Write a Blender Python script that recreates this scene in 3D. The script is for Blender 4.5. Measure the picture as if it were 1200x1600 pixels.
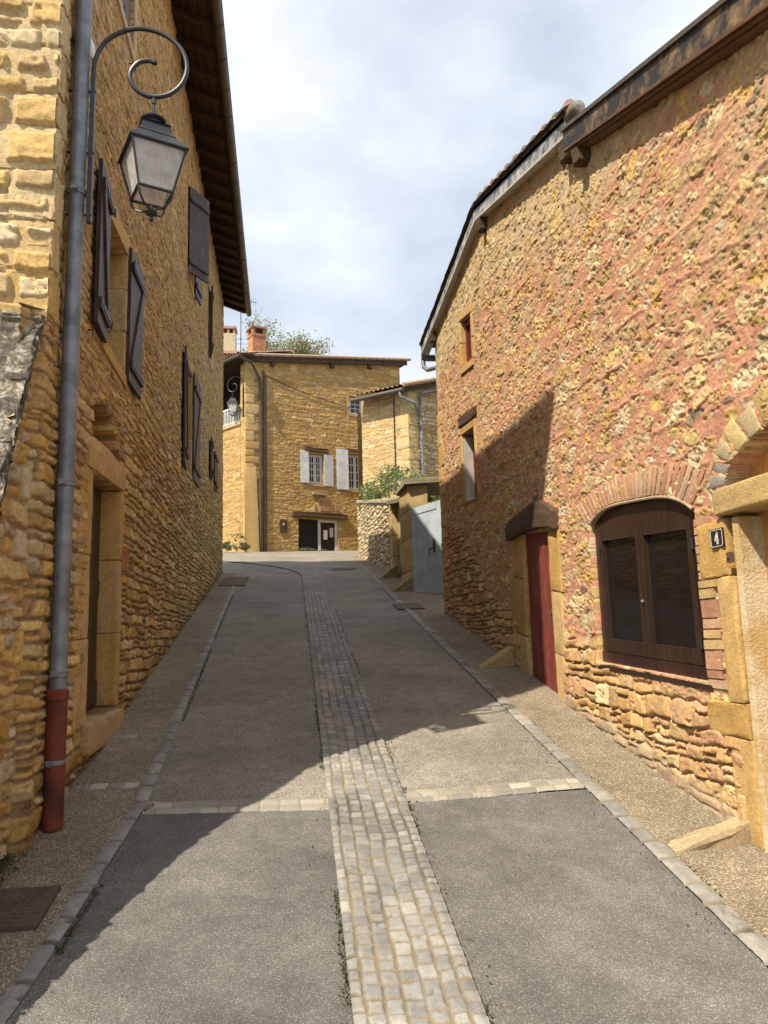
import bpy, bmesh, math, random
import numpy as np
from mathutils import Matrix, Vector

random.seed(4)
S = bpy.context.scene
COL = S.collection
for o in list(bpy.data.objects):
    bpy.data.objects.remove(o)

# ------------------------------------------------------------------ camera
CAMZ = 2.0
yaw, pitch, roll = math.radians(6.8), math.radians(9.1), math.radians(-1.6)
fwd = Vector((math.sin(yaw)*math.cos(pitch), math.cos(yaw)*math.cos(pitch), math.sin(pitch)))
rt = Vector((math.cos(yaw), -math.sin(yaw), 0))
up = rt.cross(fwd)
R_ = rt*math.cos(roll) + up*math.sin(roll)
U_ = -rt*math.sin(roll) + up*math.cos(roll)
cd = bpy.data.cameras.new('camera')
cam = bpy.data.objects.new('camera', cd)
COL.objects.link(cam)
M = Matrix((R_, U_, -fwd)).transposed().to_4x4()
M.translation = (0, 0, CAMZ)
cam.matrix_world = M
cd.sensor_fit = 'VERTICAL'
cd.sensor_height = 36
cd.lens = 27
cd.clip_start = .05
cd.clip_end = 2000
S.camera = cam

# ------------------------------------------------------------------ world, sun, exposure
SUN = Vector((1, .79, -1.74)).normalized()          # direction light travels
W = bpy.data.worlds.new('World')
S.world = W
W.use_nodes = True
nt = W.node_tree
nt.nodes.clear()
wo = nt.nodes.new('ShaderNodeOutputWorld')
bg = nt.nodes.new('ShaderNodeBackground')
sky = nt.nodes.new('ShaderNodeTexSky')
sky.sky_type = 'NISHITA'
sky.sun_disc = False
sky.sun_elevation = math.asin(-SUN.z)
sky.sun_rotation = math.atan2(-SUN.x, -SUN.y)
sky.air_density = 1.0
sky.dust_density = 2.0
tc = nt.nodes.new('ShaderNodeTexCoord')
mp = nt.nodes.new('ShaderNodeMapping')
mp.inputs['Scale'].default_value = (1.0, 1.0, 2.0)
mp.inputs['Location'].default_value = (3.3, .4, .2)
cn = nt.nodes.new('ShaderNodeTexNoise')
cn.inputs['Scale'].default_value = 1.9
cn.inputs['Detail'].default_value = 7
cn.inputs['Roughness'].default_value = .52
cn.inputs['Distortion'].default_value = .4
cr = nt.nodes.new('ShaderNodeValToRGB')
cr.color_ramp.elements[0].position = .30
cr.color_ramp.elements[0].color = (.55, .55, .55, 1)
cr.color_ramp.elements[1].position = .62
cr.color_ramp.elements[1].color = (1, 1, 1, 1)
cn2 = nt.nodes.new('ShaderNodeTexNoise')
cn2.inputs['Scale'].default_value = 2.6
cn2.inputs['Detail'].default_value = 6
cr2 = nt.nodes.new('ShaderNodeValToRGB')
cr2.color_ramp.elements[0].position = .33
cr2.color_ramp.elements[0].color = (3.3, 3.8, 4.55, 1)
cr2.color_ramp.elements[1].position = .66
cr2.color_ramp.elements[1].color = (6.0, 6.15, 6.35, 1)
mx = nt.nodes.new('ShaderNodeMixRGB')
L = nt.links.new
L(tc.outputs['Generated'], mp.inputs['Vector'])
L(mp.outputs[0], cn.inputs['Vector'])
L(mp.outputs[0], cn2.inputs['Vector'])
L(cn.outputs['Fac'], cr.inputs['Fac'])
L(cn2.outputs['Fac'], cr2.inputs['Fac'])
L(cr.outputs['Color'], mx.inputs['Fac'])
L(sky.outputs['Color'], mx.inputs['Color1'])
L(cr2.outputs['Color'], mx.inputs['Color2'])
L(mx.outputs['Color'], bg.inputs['Color'])
bg.inputs['Strength'].default_value = .128
L(bg.outputs[0], wo.inputs['Surface'])

sd = bpy.data.lights.new('sun', 'SUN')
sd.energy = 5.0
sd.angle = math.radians(.55)
sd.color = (1, .89, .73)
sun = bpy.data.objects.new('sun', sd)
COL.objects.link(sun)
sun.rotation_euler = SUN.to_track_quat('-Z', 'Y').to_euler()
S.view_settings.view_transform = 'Standard'
S.view_settings.look = 'None'
S.view_settings.exposure = 0.62
S.view_settings.gamma = 1
S.cycles.max_bounces = 8
S.cycles.diffuse_bounces = 5
S.cycles.transparent_max_bounces = 12

# ------------------------------------------------------------------ helpers
def lin(r, g, b):
    f = lambda c: (c/255/12.92) if c <= 10 else ((c/255+.055)/1.055)**2.4
    return (f(r), f(g), f(b))

WL = {}
def tag(o, label, cat, group=None, kind=None):
    if label: o['label'] = label
    if cat: o['category'] = cat
    if group: o['group'] = group
    if kind: o['kind'] = kind
    return o

def thing(name, loc, label, cat, group=None):
    o = bpy.data.objects.new(name, None)
    COL.objects.link(o)
    o.location = loc
    o.empty_display_size = .2
    WL[o] = np.array(loc, float)
    return tag(o, label, cat, group)

def base_of(parent):
    return WL[parent] if parent is not None else np.zeros(3)

def link(name, me, mat, parent):
    o = bpy.data.objects.new(name, me)
    COL.objects.link(o)
    if mat: me.materials.append(mat)
    if parent is not None: o.parent = parent
    WL[o] = base_of(parent)
    return o

def grid_obj(name, P, col, mat, parent=None, smooth=True):
    n, m = P.shape[:2]
    V = (P.reshape(-1, 3) - base_of(parent)).astype(np.float32)
    i = np.arange(n*m).reshape(n, m)
    Q = np.stack([i[:-1, :-1], i[1:, :-1], i[1:, 1:], i[:-1, 1:]], -1).reshape(-1, 4)
    me = bpy.data.meshes.new(name)
    me.vertices.add(n*m)
    me.vertices.foreach_set('co', V.ravel())
    nf = len(Q)
    me.loops.add(nf*4)
    me.loops.foreach_set('vertex_index', Q.astype(np.int32).ravel())
    me.polygons.add(nf)
    me.polygons.foreach_set('loop_start', np.arange(0, nf*4, 4, dtype=np.int32))
    me.polygons.foreach_set('use_smooth', np.full(nf, smooth))
    if col is not None:
        a = me.color_attributes.new('Col', 'FLOAT_COLOR', 'POINT')
        c = np.ones((n*m, 4), np.float32)
        c[:, :3] = np.clip(col.reshape(-1, 3), 0, 1)
        a.data.foreach_set('color', c.ravel())
    me.update()
    me.validate()
    return link(name, me, mat, parent)

class Part:
    """collects shapes; build() links them as ONE mesh object"""
    def __init__(s): s.v = []; s.f = []; s.c = []
    def add(s, verts, faces, col=(1, 1, 1)):
        k = len(s.v)
        s.v += [tuple(p) for p in verts]
        s.f += [tuple(i+k for i in f) for f in faces]
        s.c += [tuple(col)]*len(verts)
    def hexa(s, P, bevel=0, col=(1, 1, 1), rough=0, cuts=0, seed=0):
        F = [(0, 3, 2, 1), (4, 5, 6, 7), (0, 1, 5, 4), (1, 2, 6, 5), (2, 3, 7, 6), (3, 0, 4, 7)]
        if not bevel and not rough:
            return s.add(P, F, col)
        bm = bmesh.new()
        vs = [bm.verts.new(p) for p in P]
        for f in F: bm.faces.new([vs[i] for i in f])
        if cuts:
            bmesh.ops.subdivide_edges(bm, edges=bm.edges[:], cuts=cuts, use_grid_fill=True)
        if bevel:
            ed = [e for e in bm.edges if len(e.link_faces) == 2 and e.calc_face_angle(0) > .6]
            bmesh.ops.bevel(bm, geom=ed, offset=bevel, segments=2, profile=.6, affect='EDGES', clamp_overlap=True)
        if rough:
            rs = random.Random(seed+len(s.v))
            for v in bm.verts:
                v.co += Vector((rs.uniform(-1, 1), rs.uniform(-1, 1), rs.uniform(-1, 1)))*rough
        bm.verts.index_update()
        s.add([v.co[:] for v in bm.verts], [[v.index for v in f.verts] for f in bm.faces], col)
        bm.free()
    def box(s, x0, x1, y0, y1, z0, z1, bevel=0, col=(1, 1, 1), **k):
        s.hexa([(x0, y0, z0), (x1, y0, z0), (x1, y1, z0), (x0, y1, z0), (x0, y0, z1), (x1, y0, z1), (x1, y1, z1), (x0, y1, z1)], bevel, col, **k)
    def tube(s, pts, r, n=8, col=(1, 1, 1), caps=True):
        pts = [Vector(p) for p in pts]
        rr = r if isinstance(r, (list, tuple)) else [r]*len(pts)
        k = len(pts); V = []; prev = None
        for i, p in enumerate(pts):
            t = (pts[min(i+1, k-1)]-pts[max(i-1, 0)]).normalized()
            if prev is None:
                a = t.orthogonal().normalized()
            else:
                a = (prev - t*prev.dot(t)).normalized()
            prev = a
            b = t.cross(a)
            for j in range(n):
                w = 2*math.pi*j/n
                V.append(p+(a*math.cos(w)+b*math.sin(w))*rr[i])
        F = []
        for i in range(k-1):
            for j in range(n):
                F.append((i*n+j, i*n+(j+1) % n, (i+1)*n+(j+1) % n, (i+1)*n+j))
        if caps:
            F.append(tuple(range(n))[::-1]); F.append(tuple((k-1)*n+j for j in range(n)))
        s.add(V, F, col)
    def lathe(s, c, prof, n=16, col=(1, 1, 1), rot=0):
        V = []; k = len(prof)
        for r, z in prof:
            for j in range(n):
                w = 2*math.pi*j/n+rot
                V.append((c[0]+r*math.cos(w), c[1]+r*math.sin(w), c[2]+z))
        F = []
        for i in range(k-1):
            for j in range(n):
                F.append((i*n+j, i*n+(j+1) % n, (i+1)*n+(j+1) % n, (i+1)*n+j))
        F.append(tuple(range(n))[::-1]); F.append(tuple((k-1)*n+j for j in range(n)))
        s.add(V, F, col)
    def prism(s, fr, poly, d0, d1, col=(1, 1, 1), bevel=0):
        n = len(poly)
        V = [fr.pt(u, z, d0) for u, z in poly]+[fr.pt(u, z, d1) for u, z in poly]
        F = [tuple(range(n))[::-1], tuple(range(n, 2*n))]+[(i, (i+1) % n, n+(i+1) % n, n+i) for i in range(n)]
        if bevel:
            bm = bmesh.new()
            vs = [bm.verts.new(p) for p in V]
            for f in F: bm.faces.new([vs[i] for i in f])
            bmesh.ops.recalc_face_normals(bm, faces=bm.faces[:])
            ed = [e for e in bm.edges if e.calc_face_angle(0) > .6]
            bmesh.ops.bevel(bm, geom=ed, offset=bevel, segments=2, profile=.6, affect='EDGES', clamp_overlap=True)
            bm.verts.index_update()
            V = [v.co[:] for v in bm.verts]; F = [[v.index for v in f.verts] for f in bm.faces]
            bm.free()
        s.add(V, F, col)
    def build(s, name, mat, parent=None, smooth=True, angle=35, fix=True):
        me = bpy.data.meshes.new(name)
        b = base_of(parent)
        V = np.array(s.v, float)-b
        me.from_pydata(V.tolist(), [], s.f)
        if fix:
            bm = bmesh.new(); bm.from_mesh(me)
            bmesh.ops.recalc_face_normals(bm, faces=bm.faces[:])
            bm.to_mesh(me); bm.free()
        a = me.color_attributes.new('Col', 'FLOAT_COLOR', 'POINT')
        c = np.ones((len(s.v), 4), np.float32); c[:, :3] = np.array(s.c)
        a.data.foreach_set('color', c.ravel())
        if smooth:
            me.polygons.foreach_set('use_smooth', np.full(len(me.polygons), True))
            me.set_sharp_from_angle(angle=math.radians(angle))
        me.update()
        return link(name, me, mat, parent)

class Frame:
    """upright wall plane: u runs along it, d stands out of it"""
    def __init__(s, x, y, ang, side=1):
        a = math.radians(ang)
        s.p = np.array([x, y, 0.]); s.d = np.array([math.sin(a), math.cos(a), 0.])
        s.n = np.array([s.d[1], -s.d[0], 0.])*side
    def pt(s, u, z, d=0):
        p = s.p+s.d*u+s.n*d
        return (p[0], p[1], z)
    def pts(s, u, z, d):
        P = s.p+u[..., None]*s.d+d[..., None]*s.n
        P[..., 2] = z
        return P
    def hx(s, u0, u1, z0, z1, d0, d1):
        return [s.pt(u0, z0, d0), s.pt(u1, z0, d0), s.pt(u1, z0, d1), s.pt(u0, z0, d1), s.pt(u0, z1, d0), s.pt(u1, z1, d0), s.pt(u1, z1, d1), s.pt(u0, z1, d1)]

class Opening:
    """four-cornered opening in a wall; a and b are metres from its lower corner"""
    def __init__(s, fr, u0, u1, zb, zt):
        s.fr = fr; s.u0 = u0; s.u1 = u1
        s.zb = zb if isinstance(zb, tuple) else (zb, zb)
        s.zt = zt if isinstance(zt, tuple) else (zt, zt)
        s.W = u1-u0; s.H = (sum(s.zt)-sum(s.zb))/2
    def uz(s, a, b):
        t = a/s.W
        lo = s.zb[0]+(s.zb[1]-s.zb[0])*t; hi = s.zt[0]+(s.zt[1]-s.zt[0])*t
        return s.u0+a, lo+(hi-lo)*b/s.H
    def p(s, a, b, d):
        u, z = s.uz(a, b)
        return s.fr.pt(u, z, d)
    def hx(s, a0, a1, b0, b1, d0, d1):
        return [s.p(a0, b0, d0), s.p(a1, b0, d0), s.p(a1, b0, d1), s.p(a0, b0, d1), s.p(a0, b1, d0), s.p(a1, b1, d0), s.p(a1, b1, d1), s.p(a0, b1, d1)]
    def inside(s, u, z, g=0):
        t = (u-s.u0)/s.W
        lo = s.zb[0]+(s.zb[1]-s.zb[0])*t; hi = s.zt[0]+(s.zt[1]-s.zt[0])*t
        return (u > s.u0-g) & (u < s.u1+g) & (z > lo-g) & (z < hi+g)

# ---- numpy noise and masonry
_T = np.random.RandomState(7).rand(256, 256)
_H = np.random.RandomState(9).rand(65536, 8)
def vn(x, y, s=0):
    x = x+s*37.71; y = y+s*17.37
    xi = np.floor(x).astype(int); yi = np.floor(y).astype(int)
    fx = x-xi; fy = y-yi
    fx = fx*fx*(3-2*fx); fy = fy*fy*(3-2*fy)
    a = _T[xi & 255, yi & 255]; b = _T[(xi+1) & 255, yi & 255]; c = _T[xi & 255, (yi+1) & 255]; d = _T[(xi+1) & 255, (yi+1) & 255]
    return (a*(1-fx)+b*fx)*(1-fy)+(c*(1-fx)+d*fx)*fy
def fbm(x, y, s=0, o=4):
    t = 0; a = .5; n = 0
    for k in range(o):
        t = t+a*vn(x*2**k, y*2**k, s+k*3); n += a; a *= .5
    return t/n
def sst(a, b, x):
    t = np.clip((x-a)/(b-a), 0, 1)
    return t*t*(3-2*t)
def mix3(a, b, t):
    return np.asarray(a)*(1-t[..., None])+np.asarray(b)*t[..., None]

def courses(u, z, seed, hr, wr, warp=.03, split=.25, fw=1.0, rd=1.0):
    sh = u.shape; u = u.ravel(); z = z.ravel()
    rs = np.random.RandomState(seed)
    uu = u+warp*2.0*(fbm(u*4*fw, z*4*fw, seed+1, 2)-.5)
    zz = z+warp*2.0*(fbm(u*1.3*fw, z*2*fw, seed+2, 2)-.5)+warp*.8*(vn(u*7*fw, z*5*fw, seed+3)-.5)
    b = [zz.min()-hr[1]-.01]
    while b[-1] < zz.max()+.01: b.append(b[-1]+rs.uniform(*hr))
    b = np.array(b)
    r = np.clip(np.searchsorted(b, zz, 'right')-1, 0, len(b)-2)
    z0 = b[r]; z1 = b[r+1]
    c = np.zeros(len(u), int); u0 = np.zeros(len(u)); u1 = np.zeros(len(u))
    order = np.argsort(r, kind='stable'); rr = r[order]
    st = np.searchsorted(rr, np.arange(len(b)))
    um, uM = uu.min(), uu.max()
    for k in range(len(b)-1):
        ix = order[st[k]:st[k+1]]
        if not len(ix): continue
        kk = max(.75, min(1.35, (b[k+1]-b[k])/(.5*(hr[0]+hr[1]))))
        w = rs.uniform(wr[0], wr[1], int((uM-um)/wr[0])+4)*kk
        e = um-rs.uniform(0, wr[1])-.01+np.concatenate([[0], np.cumsum(w)])
        j = np.clip(np.searchsorted(e, uu[ix], 'right')-1, 0, len(e)-2)
        c[ix] = j; u0[ix] = e[j]; u1[ix] = e[j+1]
    h = (r*7919+c*104729+seed*131) & 65535
    sp = _H[h, 0] < split
    zm = z0+(z1-z0)*(.35+.3*_H[h, 1])
    lo = sp & (zz < zm); hi = sp & ~lo
    z1 = np.where(lo, zm, z1); z0 = np.where(hi, zm, z0)
    h = (h+hi*333) & 65535
    du = np.minimum(uu-u0, u1-uu); dz = np.minimum(zz-z0, z1-zz)
    rad = np.minimum((.016+.022*_H[h, 3])*rd, .38*np.minimum(u1-u0, z1-z0))
    ax = np.maximum(rad-du, 0); az = np.maximum(rad-dz, 0)
    d = np.where((ax > 0) & (az > 0), rad-np.sqrt(ax*ax+az*az), np.minimum(du, dz))
    lx = (uu-(u0+u1)/2)/np.maximum(u1-u0, .01); lz = (zz-(z0+z1)/2)/np.maximum(z1-z0, .01)
    return d.reshape(sh), h.reshape(sh), lx.reshape(sh), lz.reshape(sh)

def voro(u, z, seed, sx, sz, jit=.42, warp=.03):
    sh = u.shape
    uu = u+warp*2*(fbm(u*6, z*6, seed+1, 2)-.5); zz = z+warp*2*(fbm(u*5, z*5, seed+5, 2)-.5)
    y = zz/sz; j0 = np.floor(y).astype(int)
    F1 = np.full(sh, 9.); F2 = np.full(sh, 9.); ID = np.zeros(sh, int); LX = np.zeros(sh); LZ = np.zeros(sh)
    for dj in (-1, 0, 1):
        j = j0+dj
        off = .5*(j & 1)+_H[(j*977+seed) & 65535, 7]*.5
        x = uu/sx-off; i0 = np.floor(x).astype(int)
        for di in (-1, 0, 1):
            i = i0+di
            h = (i*7919+j*104729+seed*977) & 65535
            px = i+.5+(_H[h, 5]-.5)*2*jit; py = j+.5+(_H[h, 6]-.5)*2*jit
            ex = (x-px)*1.15; ey = (y-py)
            dd = np.sqrt(ex*ex+ey*ey)/(.8+.45*_H[h, 4])
            m = dd < F1
            F2 = np.where(m, F1, np.minimum(F2, dd))
            F1 = np.where(m, dd, F1); ID = np.where(m, h, ID); LX = np.where(m, ex, LX); LZ = np.where(m, ey, LZ)
    return (F2-F1)*.5*sz, ID, LX*.5, LZ*.5

def palette(h, pal, s=2):
    pal = np.array(pal)
    k = (_H[h, s]*len(pal)).astype(int) % len(pal)
    c = pal[k]*(0.78+.44*_H[h, s+1])[..., None]
    return c

OCH = [(.53, .33, .105), (.57, .38, .14), (.50, .30, .085), (.58, .42, .19), (.43, .27, .10), (.55, .34, .095), (.48, .34, .16)]
RUBBLE = [(.53, .37, .18), (.52, .38, .19), (.56, .44, .24), (.48, .33, .13), (.57, .42, .18), (.54, .43, .27), (.48, .35, .19), (.55, .44, .26), (.54, .36, .12)]  # stone tints of the right-hand rubble
PINK = (.515, .262, .168)
TAN = (.47, .345, .20)

def stone_fields(u, z, d, h, lx, lz, seed, joint, soft, relief, tilt=.012, rough=.010, pit=.5, fine=.5):
    nz = fbm(u*22, z*22, seed+11, 3)
    dj = joint*(.55+.9*_H[h, 1])
    m = sst(dj-.001, dj+soft, d+(nz-.5)*.014)
    dome = np.clip(d/.03, 0, 1)**.6*.6
    hh = m*(relief*(.45+.75*_H[h, 0])+relief*.5*dome+tilt*2*((_H[h, 4]-.5)*lx+(_H[h, 5]-.7)*lz))
    f1 = fbm(u*9, z*14, seed+21, 4)-.5
    hh = hh+rough*2*f1*(.3+.7*m)+.006*fine*(fbm(u*45, z*45, seed+33, 2)-.5)
    pz = sst(.60, .72, fbm(u*17+_H[h, 2]*40, z*20, seed+41, 3))*(_H[h, 6] < pit)
    hh = hh-pz*m*.018
    return hh, m, pz

# ------------------------------------------------------------------ materials
def mat(name):
    m = bpy.data.materials.new(name); m.use_nodes = True
    n = m.node_tree; b = n.nodes['Principled BSDF']
    return m, n, b
def node(n, t, **k):
    x = n.nodes.new(t)
    for a, v in k.items():
        if a in x.inputs: x.inputs[a].default_value = v
        else: setattr(x, a, v)
    return x
def ramp(n, fac, stops):
    r = n.nodes.new('ShaderNodeValToRGB')
    e = r.color_ramp.elements
    while len(e) < len(stops): e.new(.5)
    for i, (p, c) in enumerate(stops):
        e[i].position = p
        e[i].color = (*c, 1) if isinstance(c, tuple) else (c, c, c, 1)
    n.links.new(fac, r.inputs['Fac'])
    return r.outputs['Color']
def noise(n, vec, scale, detail=4, rough=.55, dist=0):
    x = node(n, 'ShaderNodeTexNoise', Scale=scale, Detail=detail, Roughness=rough, Distortion=dist)
    n.links.new(vec, x.inputs['Vector'])
    return x.outputs['Fac']
def mul(n, a, b, fac=1.0, mode='MULTIPLY'):
    x = n.nodes.new('ShaderNodeMixRGB'); x.blend_type = mode
    for s_, v in ((1, a), (2, b)):
        if isinstance(v, tuple): x.inputs[s_].default_value = (*v, 1)
        else: n.links.new(v, x.inputs[s_])
    if isinstance(fac, (int, float)): x.inputs[0].default_value = fac
    else: n.links.new(fac, x.inputs[0])
    return x.outputs[0]
def bump(n, b, h, strength, dist, prev=None):
    x = node(n, 'ShaderNodeBump', Strength=strength, Distance=dist)
    n.links.new(h, x.inputs['Height'])
    if prev is not None: n.links.new(prev, x.inputs['Normal'])
    n.links.new(x.outputs[0], b.inputs['Normal'])
    return x.outputs[0]
def coords(n, scale=(1, 1, 1)):
    t = n.nodes.new('ShaderNodeTexCoord'); m = n.nodes.new('ShaderNodeMapping')
    m.inputs['Scale'].default_value = scale
    n.links.new(t.outputs['Object'], m.inputs['Vector'])
    return m.outputs[0]

def m_stone(name, lo=.72, hi=1.22, b1=.5, spec=.15, mottled=.5):
    m, n, b = mat(name)
    v = coords(n)
    a = node(n, 'ShaderNodeAttribute', attribute_name='Col')
    c = mul(n, a.outputs['Color'], ramp(n, noise(n, v, 38, 5, .6), [(.28, lo), (.72, hi)]))
    c = mul(n, c, ramp(n, noise(n, v, 6.5, 4, .6), [(.3, (.80, .80, .80)), (.68, (1.12, 1.08, 1.02))]), mottled)
    # weathering: grey lichen blotches and thin dark pits
    lich = ramp(n, noise(n, v, 2.3, 6, .7, .6), [(.55, 0.0), (.72, .45)])
    c = mul(n, c, (.30, .265, .20), lich, 'MIX')
    pits = ramp(n, noise(n, v, 120, 3, .6), [(.30, .55), (.42, 1.0)])
    c = mul(n, c, pits, .7)
    n.links.new(c, b.inputs['Base Color'])
    b.inputs['Roughness'].default_value = .93
    b.inputs['Specular IOR Level'].default_value = spec
    p = bump(n, b, noise(n, v, 70, 5, .65), b1, .012)
    bump(n, b, noise(n, v, 260, 3, .6), b1*.7, .004, p)
    return m

MS = m_stone('rubble_stone')
MSL = m_stone('rubble_stone_golden', .70, 1.2, .55)
MD = m_stone('dressed_stone', .74, 1.16, .6, mottled=.85)
MFAR = m_stone('distant_stone', .75, 1.2, .7)

def m_ground(name, base, chipA, chipB, scale, chipamt, dark, b1=.5, big=.25, cracks=False):
    m, n, b = mat(name)
    v = coords(n)
    vo = node(n, 'ShaderNodeTexVoronoi', Scale=scale, Randomness=1.0); n.links.new(v, vo.inputs['Vector'])
    sep = n.nodes.new('ShaderNodeSeparateColor'); n.links.new(vo.outputs['Color'], sep.inputs[0])
    chipmask = ramp(n, sep.outputs[0], [(1-chipamt-.03, 0.0), (1-chipamt+.03, 1.0)])
    chipc = mul(n, chipA, chipB, sep.outputs[1], 'MIX')
    edge = ramp(n, vo.outputs['Distance'], [(.25, 1.0), (.55, .0)])
    mk = mul(n, chipmask, edge)
    bb = mul(n, base, ramp(n, noise(n, v, scale*.9, 3, .6), [(.3, .6), (.7, 1.35)]))
    c = mul(n, bb, chipc, mk, 'MIX')
    c = mul(n, c, ramp(n, noise(n, v, .9, 5, .6, .5), [(.3, (1-big,)*3), (.7, (1+big*.55,)*3)]))
    c = mul(n, c, ramp(n, noise(n, v, 7, 4, .6), [(.35, .86), (.65, 1.08)]))
    st = ramp(n, noise(n, v, 2.1, 6, .7, .8), [(.60, 0.0), (.78, dark)])
    c = mul(n, c, (.10, .095, .075), st, 'MIX')
    if cracks:
        dv = node(n, 'ShaderNodeTexNoise', Scale=2.2, Detail=5); n.links.new(v, dv.inputs['Vector'])
        ad = node(n, 'ShaderNodeMixRGB', blend_type='ADD'); ad.inputs[0].default_value = .35
        n.links.new(v, ad.inputs[1]); n.links.new(dv.outputs['Color'], ad.inputs[2])
        ve = node(n, 'ShaderNodeTexVoronoi', feature='DISTANCE_TO_EDGE', Scale=.42); n.links.new(ad.outputs[0], ve.inputs['Vector'])
        ck = ramp(n, ve.outputs['Distance'], [(.0, .75), (.006, 0.0)])
        ck = mul(n, ck, ramp(n, noise(n, v, .7, 3), [(.45, 0.0), (.6, 1.0)]))
        c = mul(n, c, (.05, .045, .035), ck, 'MIX')
        pt = ramp(n, noise(n, v, .55, 2, .4, .3), [(.56, 0.0), (.575, .22)])
        c = mul(n, c, (.30, .28, .24), pt, 'MIX')
    n.links.new(c, b.inputs['Base Color'])
    b.inputs['Roughness'].default_value = .85
    b.inputs['Specular IOR Level'].default_value = .3
    bump(n, b, vo.outputs['Distance'], b1, .006)
    return m
MASPH = m_ground('dark_asphalt', (.128, .123, .112), (.35, .335, .30), (.21, .203, .185), 150, .30, .3, .5, .34)
MLANE = m_ground('worn_tan_asphalt', (.20, .183, .152), (.50, .46, .38), (.33, .30, .24), 110, .55, .3, .6, .28)
MPAVE = m_ground('washed_pebble_concrete', (.20, .165, .115), (.54, .47, .34), (.32, .26, .17), 85, .6, .45, .8)
MEARTH = m_ground('earth', (.16, .14, .10), (.3, .26, .2), (.2, .18, .12), 40, .3, .3)

def m_sett():
    m, n, b = mat('granite_sett'); v = coords(n)
    a = node(n, 'ShaderNodeAttribute', attribute_name='Col')
    c = mul(n, a.outputs['Color'], ramp(n, noise(n, v, 190, 4, .7), [(.3, .68), (.7, 1.28)]))
    c = mul(n, c, ramp(n, noise(n, v, 1.6, 5, .6), [(.3, .82), (.7, 1.1)]))
    n.links.new(c, b.inputs['Base Color'])
    b.inputs['Roughness'].default_value = .72
    b.inputs['Specular IOR Level'].default_value = .35
    bump(n, b, noise(n, v, 130, 4, .6), .45, .006)
    return m
MSETT = m_sett()

def m_wood(name, c0, c1, rough=.6, spec=.4, scale=(30, 30, 3), b1=.35, wear_sheen=None):
    m, n, b = mat(name); v = coords(n, scale)
    f = noise(n, v, 1.0, 6, .65, .4)
    c = ramp(n, f, [(.28, c0), (.72, c1)])
    if wear_sheen:
        w = ramp(n, noise(n, coords(n, (9, 9, 3)), 1.0, 6, .7, .5), [(.52, 0.0), (.68, .8)])
        c = mul(n, c, wear_sheen, w, 'MIX')
    c = mul(n, c, ramp(n, noise(n, coords(n), 3, 4, .6), [(.3, .78), (.7, 1.12)]))
    n.links.new(c, b.inputs['Base Color'])
    b.inputs['Roughness'].default_value = rough
    b.inputs['Specular IOR Level'].default_value = spec
    bump(n, b, f, b1, .006)
    return m
MBROWN = m_wood('brown_varnished_wood', (.020, .011, .007), (.046, .024, .015), .42, .5)
MSHUT = m_wood('shutter_wood', (.028, .016, .011), (.080, .044, .030), .5, .35, (34, 34, 2.2), .5, (.105, .09, .078))  # last colour: grey glare sheen painted in streaks over weathered boards
MPURP = m_wood('faded_violet_wood', (.10, .062, .060), (.17, .115, .11), .6, .4)
MBEAM = m_wood('weathered_beam', (.045, .028, .016), (.12, .08, .048), .85, .2, (22, 5, 22), .8)
MRAFT = m_wood('roof_timber', (.035, .021, .012), (.085, .052, .030), .8, .2)
MMOULD = m_wood('oiled_moulding', (.060, .026, .010), (.15, .062, .022), .5, .4, (20, 2, 20), .3)
MORNG = m_wood('honey_wood', (.36, .17, .05), (.52, .27, .09), .5, .4)
MGREYW = m_wood('grey_wood', (.40, .37, .33), (.55, .52, .47), .7, .3)
MRED = m_wood('red_paint', (.145, .030, .022), (.215, .050, .037), .6, .35, (18, 18, 1.4), .35, (.27, .10, .075))
MREDP = m_wood('red_frame_paint', (.17, .014, .022), (.21, .02, .03), .5, .4)
MBLUE = m_wood('grey_blue_paint', (.36, .43, .47), (.42, .49, .53), .55, .4, (8, 8, 1.5), .15)
MPALE = m_wood('pale_grey_paint', (.50, .52, .53), (.60, .62, .63), .55, .4, (8, 8, 2), .15)
MWHITE = m_wood('white_paint', (.66, .66, .63), (.76, .76, .73), .5, .4, (8, 8, 2), .1)

def m_metal(name, c0, c1, rough, metallic=.0, scale=14, spec=.5, b1=.08, st=(.3, .7)):
    m, n, b = mat(name); v = coords(n)
    c = ramp(n, noise(n, v, scale, 5, .65, .3), [(st[0], c0), (st[1], c1)])
    n.links.new(c, b.inputs['Base Color'])
    b.inputs['Roughness'].default_value = rough
    b.inputs['Metallic'].default_value = metallic
    b.inputs['Specular IOR Level'].default_value = spec
    bump(n, b, noise(n, v, scale*3, 4, .6), b1, .004)
    return m
MZINC = m_metal('dull_zinc', (.12, .135, .15), (.28, .30, .32), .5, .35, 5, .5, .1, (.35, .68))
MGUT = m_metal('brown_zinc', (.055, .044, .034), (.12, .095, .07), .5, .3, 9)
MLEAD = m_metal('streaked_lead', (.05, .052, .055), (.50, .53, .55), .5, .2, 6, .5, .1, (.36, .62))
MIRON = m_metal('black_iron', (.018, .020, .023), (.032, .035, .040), .42, .1, 20)
MRUST = m_metal('rusty_cast_iron', (.070, .048, .036), (.125, .088, .066), .7, .1, 10, .3, .3)
MBOOT = m_metal('red_brown_boot', (.075, .028, .020), (.225, .048, .028), .65, 0, 4, .25, .2, (.34, .62))
MTERRA = m_metal('terracotta', (.30, .13, .06), (.42, .20, .10), .8, 0, 18, .2, .3)
MENAM = m_metal('dark_enamel', (.030, .020, .018), (.038, .026, .022), .22, 0, 12, .5, .02)
MENW = m_metal('white_enamel', (.74, .72, .68), (.80, .78, .74), .3, 0, 12, .5, .02)
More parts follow.
